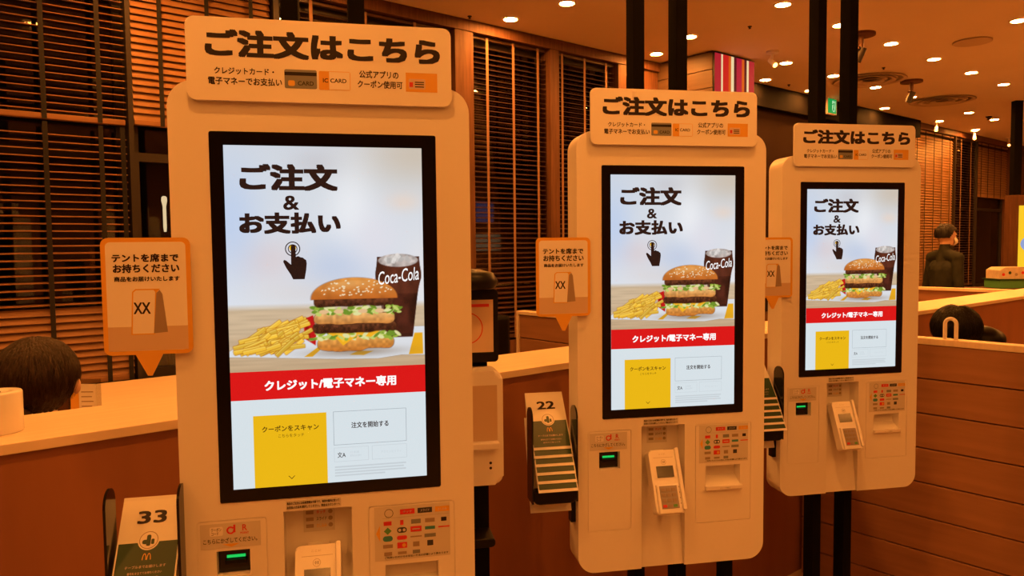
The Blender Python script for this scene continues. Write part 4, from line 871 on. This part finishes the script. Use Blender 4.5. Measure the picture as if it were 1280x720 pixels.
def person(name, label, loc, rz, J, topmat, hairmat, botmat, hair, mask=False, headtilt=0.0, voxel=0.011, stretch=False, ear=0.080, strands=0):
    # J: joints in local space, the person faces -y
    t_ = thing(name, label, 'person', loc, rz)
    prims = []; bm = bmesh.new()
    hz = J['head'][2]; J = {k: (v[0], v[1], hz+(v[2]-hz)*(hz-ZF)/hz) if (v[2] < 0.5 or stretch) else v for k, v in J.items()}
    def cap(p, q, r1, r2, m_): capsule(bm, p, q, r1, r2); prims.append((Vector(p), Vector(q), (r1+r2)/2, m_))
    hip, chest, neck, head = (Vector(J[k]) for k in ('hip', 'chest', 'neck', 'head'))
    cap(hip+Vector((-0.06, 0, 0)), hip+Vector((0.06, 0, 0)), 0.125, 0.125, 2)
    cap(hip, chest, 0.13, 0.13, 0); cap(hip+Vector((-0.05, 0, 0.05)), chest+Vector((-0.08, 0, 0)), 0.10, 0.115, 0); cap(hip+Vector((0.05, 0, 0.05)), chest+Vector((0.08, 0, 0)), 0.10, 0.115, 0)
    cap(chest+Vector((0, 0, 0.05)), neck, 0.10, 0.062, 0); cap(neck, head+Vector((0, 0.01, -0.05)), 0.055, 0.055, 1)
    for s, sd_ in ((-1, 'l'), (1, 'r')):
        sh, el, wr = (Vector(J[k+'_'+sd_]) for k in ('shoulder', 'elbow', 'wrist'))
        cap(neck+Vector((0, 0, -0.04)), sh, 0.062, 0.066, 0); cap(sh, el, 0.058, 0.046, 0); cap(el, wr, 0.044, 0.034, 0)
        hv = (wr-el).normalized(); side = Vector((0, -1, 0)) if abs(hv.y) < 0.7 else Vector((1, 0, 0)); side = (side-hv*side.dot(hv)).normalized()
        cap(wr, wr+hv*0.075, 0.027, 0.030, 1)
        for fi, (o_, L_) in enumerate(((-0.027, 0.068), (-0.009, 0.078), (0.009, 0.074), (0.026, 0.058))):
            b0 = wr+hv*0.085+side*o_; m0 = b0+hv*L_*0.55; cap(b0, m0, 0.0095, 0.009, 1); cap(m0, m0+(hv*0.8+Vector((-s*0.6, 0, 0))).normalized()*L_*0.45, 0.009, 0.008, 1)
        tb_ = wr+hv*0.03-side*0.024; cap(tb_, tb_+(hv-side*0.9).normalized()*0.055, 0.012, 0.010, 1)
        hp, kn, an = (Vector(J[k+'_'+sd_]) for k in ('hipj', 'knee', 'ankle'))
        cap(hp, kn, 0.085, 0.060, 2); cap(kn, an, 0.056, 0.042, 2); cap(an+Vector((0, 0.02, -0.04)), an+Vector((0, -0.16, -0.045)), 0.04, 0.036, 3)
    hm = Matrix.Rotation(headtilt, 4, 'X')
    def H(v): return head+(hm @ Vector(v))
    def ehead(c, r, m_=1): ellipsoid(bm, H(c), r, hm.to_3x3().to_4x4()); prims.append((H(c), H(c)+Vector((0, 0, 0.001)), min(r), m_))
    ehead((0, 0.01, 0.02), (0.078, 0.096, 0.100)); ehead((0, -0.03, -0.055), (0.058, 0.060, 0.062)); ehead((0, -0.098, -0.015), (0.013, 0.022, 0.024)); ehead((0, -0.083, -0.058), (0.024, 0.012, 0.008))
    for s in (-1, 1): ehead((s*ear, 0.012, -0.012), (0.014, 0.022, 0.033)); ehead((s*(ear-0.015), 0.012, -0.012), (0.02, 0.014, 0.02)); ehead((s*0.032, -0.080, 0.018), (0.020, 0.014, 0.010))
    me = bpy.data.meshes.new('tmp'); bm.to_mesh(me); bm.free()
    o = link('tmp_person', me); md = o.modifiers.new('r', 'REMESH'); md.mode = 'VOXEL'; md.voxel_size = voxel; sm_ = o.modifiers.new('s', 'SMOOTH'); sm_.iterations = 3; sm_.factor = 0.5
    bpy.context.view_layer.update()
    me2 = bpy.data.meshes.new_from_object(o.evaluated_get(bpy.context.evaluated_depsgraph_get())); bpy.data.objects.remove(o)
    nf = len(me2.polygons); cen = np.zeros(nf*3, np.float32); me2.polygons.foreach_get('center', cen); cen = cen.reshape(-1, 3)
    best = np.full(nf, 1e9); idx = np.zeros(nf, np.int32)
    for p, q, r, m_ in prims:
        p_, d_ = np.array(p), np.array(q-p); tt = np.clip(((cen-p_)@d_)/max(d_@d_, 1e-9), 0, 1); ds = np.linalg.norm(cen-p_-tt[:, None]*d_, axis=1)-r
        up_ = ds < best; best[up_] = ds[up_]; idx[up_] = m_
    me2.materials.clear()
    for q in (topmat, 'skin', botmat, 'black'): me2.materials.append(M[q])
    me2.polygons.foreach_set('material_index', idx); me2.polygons.foreach_set('use_smooth', [True]*nf); me2.name = 'body'
    link('body', me2, t_)
    # hair: a cap around the skull, open at the face
    bm = bmesh.new(); bmesh.ops.create_uvsphere(bm, u_segments=64, v_segments=40, radius=1.0)
    rx, ry, rz_, front, low = hair
    dele = []
    for v in bm.verts:
        c = v.co.copy(); ang = math.atan2(c.x, c.y)                 # 0 at the back
        ridge = 0.025*math.sin(ang*23+3*c.z)+0.05*mnoise.noise(Vector((c.x*4, c.y*4, c.z*1.2)))+0.03*mnoise.noise(Vector((c.x*11, c.y*11, c.z*2)))
        k_ = 1+ridge
        edge = front if c.y < -0.25 else (low if c.y > 0.2 else (low+(front-low)*(0.2-c.y)/0.45))
        if c.z < edge: dele.append(v)
        v.co = H((c.x*rx*k_, 0.012+c.y*ry*k_, 0.022+c.z*rz_*k_))
    bmesh.ops.delete(bm, geom=dele, context='VERTS')
    ho = link('hair', mesh('hair', bm, hairmat, True), t_)
    if strands:
        rs = random.Random(5); bm = bmesh.new()
        for i in range(strands):
            az = rs.uniform(-2.4, 2.4); p0 = rs.uniform(0.03, 0.9); p1 = min(p0+rs.uniform(0.7, 1.5), 2.35); lift = rs.uniform(1.005, 1.06); sw = rs.uniform(-0.25, 0.35); wd_ = rs.uniform(0.0012, 0.0030); prev = None
            for k in range(7):
                t = k/6; po_ = p0+(p1-p0)*t; aa = az+sw*t+0.5*(1-min(po_/0.8, 1)); rr = lift*(1+0.02*math.sin(9*t+i)); wq = wd_*(1-t*0.8)
                c = Vector((math.sin(po_)*math.sin(aa), math.sin(po_)*math.cos(aa), math.cos(po_))); tn_ = Vector((math.cos(aa), -math.sin(aa), 0))
                pt = Vector((c.x*rx*rr, 0.012+c.y*ry*rr, 0.022+c.z*rz_*rr))
                a2, b3, c3 = bm.verts.new(H(pt+tn_*wq)), bm.verts.new(H(pt-tn_*wq)), bm.verts.new(H(pt*1.006+Vector((0, 0, 0.0006))))
                if prev: bm.faces.new((prev[0], a2, c3, prev[2])); bm.faces.new((prev[2], c3, b3, prev[1]))
                prev = (a2, b3, c3)
        so = link('hair_strands', mesh('hair_strands', bm, hairmat, True), ho); so['kind'] = 'stuff'
    for s in (-1, 1):
        bm = bmesh.new(); ellipsoid(bm, H((s*0.032, -0.088, 0.016)), (0.012, 0.006, 0.006)); link('eye', mesh('eye', bm, 'ink', True), t_)
    if mask:
        bm = bmesh.new(); ellipsoid(bm, H((0, -0.045, -0.055)), (0.066, 0.076, 0.052)); bmesh.ops.delete(bm, geom=[v for v in bm.verts if (v.co-head).y > -0.03], context='VERTS')
        link('face_mask', mesh('face_mask', bm, 'maskw', True), t_)
    return t_, H
stand = dict(hip=(0, 0, 0.93), chest=(0, 0.0, 1.26), neck=(0, 0.01, 1.44), head=(0, -0.01, 1.565),
  shoulder_l=(-0.185, 0.01, 1.37), elbow_l=(-0.24, 0.03, 1.09), wrist_l=(-0.20, -0.14, 0.92), shoulder_r=(0.185, 0.01, 1.37), elbow_r=(0.24, 0.03, 1.09), wrist_r=(0.20, -0.14, 0.92),
  hipj_l=(-0.09, 0, 0.88), knee_l=(-0.10, -0.01, 0.48), ankle_l=(-0.10, 0.02, 0.085), hipj_r=(0.09, 0, 0.88), knee_r=(0.10, -0.01, 0.48), ankle_r=(0.10, 0.02, 0.085))
def seated(h):
    return dict(hip=(0, 0, 0.56), chest=(0, -0.03, 0.84), neck=(0, -0.05, h-0.24), head=(0, -0.075, h-0.12),
      shoulder_l=(-0.175, -0.04, h-0.30), elbow_l=(-0.22, -0.16, 0.70), wrist_l=(-0.12, -0.36, 0.80), shoulder_r=(0.175, -0.04, h-0.30), elbow_r=(0.22, -0.16, 0.70), wrist_r=(0.12, -0.36, 0.80),
      hipj_l=(-0.09, -0.02, 0.53), knee_l=(-0.11, -0.42, 0.49), ankle_l=(-0.11, -0.40, 0.085), hipj_r=(0.09, -0.02, 0.53), knee_r=(0.11, -0.42, 0.49), ankle_r=(0.11, -0.40, 0.085))
person('person', 'standing person in a dark green jacket and white face mask behind the far partition', (8.66, 3.25, 0), math.radians(60), stand, 'jacket', 'hairb', 'trouser', (0.098, 0.114, 0.112, 0.25, -0.45), mask=True, stretch=True)
p1, H1 = person('person', 'brown-haired person seated behind the left partition, seen from behind', (0.325, 2.775, 0), math.radians(158), seated(1.195), 'cream', 'hair', 'trouser', (0.116, 0.130, 0.122, 0.30, -0.93), ear=0.112, strands=1500)
bm = bmesh.new(); ellipsoid(bm, H1((0.02, 0.125, -0.085)), (0.032, 0.030, 0.028), u=20, v=14)
for v in bm.verts: v.co += Vector((1, 1, 1))*0.008*mnoise.noise(v.co*60)
link('hair_bun', mesh('hair_bun', bm, 'hair', True), p1)
p2, H2 = person('person', 'black-haired person bent low behind the planked partition at right', (4.515, 1.622, 0), math.radians(120), seated(1.13), 'black', 'hairb', 'trouser', (0.122, 0.130, 0.118, 0.30, -0.9), headtilt=-0.3, strands=1200)
bm = bmesh.new(); ellipsoid(bm, H2((-0.15, -0.03, -0.075)), (0.11, 0.11, 0.085), u=28, v=20)
for v in bm.verts: v.co += (v.co-H2((-0.15, -0.03, -0.075))).normalized()*0.012*mnoise.noise(v.co*14)
link('jacket_hood', mesh('jacket_hood', bm, 'black', True), p2)
st = thing('stool', 'stool under the black-haired person behind the planked partition', 'stool', (4.515, 1.622, 0))
link('seat', cyl_me('seat', 'black', 0, 0, 0.39, 0.43, 0.17), st); link('column', cyl_me('column', 'blackmetal', 0, 0, ZF+0.02, 0.39, 0.03), st); link('foot', cyl_me('foot', 'blackmetal', 0, 0, ZF, ZF+0.02, 0.18), st)
# white loop on the planked partition
bm = bmesh.new(); path = []
for i in range(4): path.append((-0.024, 0.018*i))
for i in range(13): t = math.pi*(1-i/12); path.append((0.024*math.cos(t), 0.072+0.024*math.sin(t)))
for i in range(4): path.append((0.024, 0.054-0.018*i))
R = []
for i, (px, pz) in enumerate(path):
    a2 = Vector(path[max(i-1, 0)]); b3 = Vector(path[min(i+1, len(path)-1)]); d = (b3-a2).normalized(); nn = Vector((-d.y, d.x))
    R.append([bm.verts.new((0.011*math.sin(2*math.pi*k/10), px+nn.x*0.0085*math.cos(2*math.pi*k/10), pz+nn.y*0.0085*math.cos(2*math.pi*k/10))) for k in range(10)])
for a2, b3 in zip(R, R[1:]):
    for k in range(10): bm.faces.new((a2[k], a2[(k+1) % 10], b3[(k+1) % 10], b3[k]))
bm.faces.new(R[0][::-1]); bm.faces.new(R[-1])
tag(link('white_loop', mesh('white_loop', bm, 'signwhite', True), None, (3.775, 1.388, 1.05)), 'white arched loop standing on the planked partition in front of the black hair', 'hook')

# ------------------------------------------------------------------ far right: menu board, counter, boxes
mb = thing('menu_board', 'brown cabinet with yellow lit menu screen and black pole at the right edge', 'menu board', (10.72, 3.20, 0), -A)
link('cabinet', box_me('cabinet', 'wood', -0.10, 1.0, 0, 0.12, 0.95, 2.07, bev=0.01), mb)
link('screen', box_me('screen', 's_board', 0.0, 0.9, -0.012, -0.001, 1.02, 1.94), mb, None)
mbs = mb.children[-1]
link('picture', flat('picture', 's_blue', circ(0.40, 1.47, 0.38, 28, 0.16), -0.0125), mbs)
link('pole', box_me('pole', 'blackmetal', -0.06, 0.035, 0.02, 0.10, 2.07, CEIL), mb)
link('leg', box_me('leg', 'wood', -0.05, 0.95, 0.02, 0.10, ZF, 0.95), mb)
ct = thing('service_counter', 'low brown counter behind the far partition at right', 'counter', (9.95, 3.05, 0), -A)
link('body', box_me('body', 'plank', -0.28, 0.9, 0, 0.45, ZF, 0.93), ct); link('top', box_me('top', 'wood', -0.30, 0.92, -0.02, 0.47, 0.93, 0.955), ct)
gb = thing('green_tray', 'green tray box on the far counter under the beige carton', 'tray', (9.95, 3.05, 0.955), -A)
link('body', box_me('body', 'pgreen', -0.07, 0.35, 0.05, 0.35, 0, 0.10, bev=0.01), gb); link('rim', box_me('rim', 'green', -0.085, 0.365, 0.035, 0.365, 0.10, 0.112), gb)
cb = thing('gift_carton', 'beige carton with small dark prints on the green tray', 'carton', (9.95, 3.05, 1.067), -A)
link('body', prism_me('body', 'cream', [(-0.06, 0), (0.34, 0), (0.34, 0.10), (0.28, 0.135), (0.0, 0.135), (-0.06, 0.10)], 0.07, 0.33), cb)
for i in range(5): link('printed_dot', flat('printed_dot', ('red', 'green', 'tan2')[i % 3], circ(-0.02+0.075*i, 0.05+0.02*(i % 2), 0.018, 12), 0.069), cb)
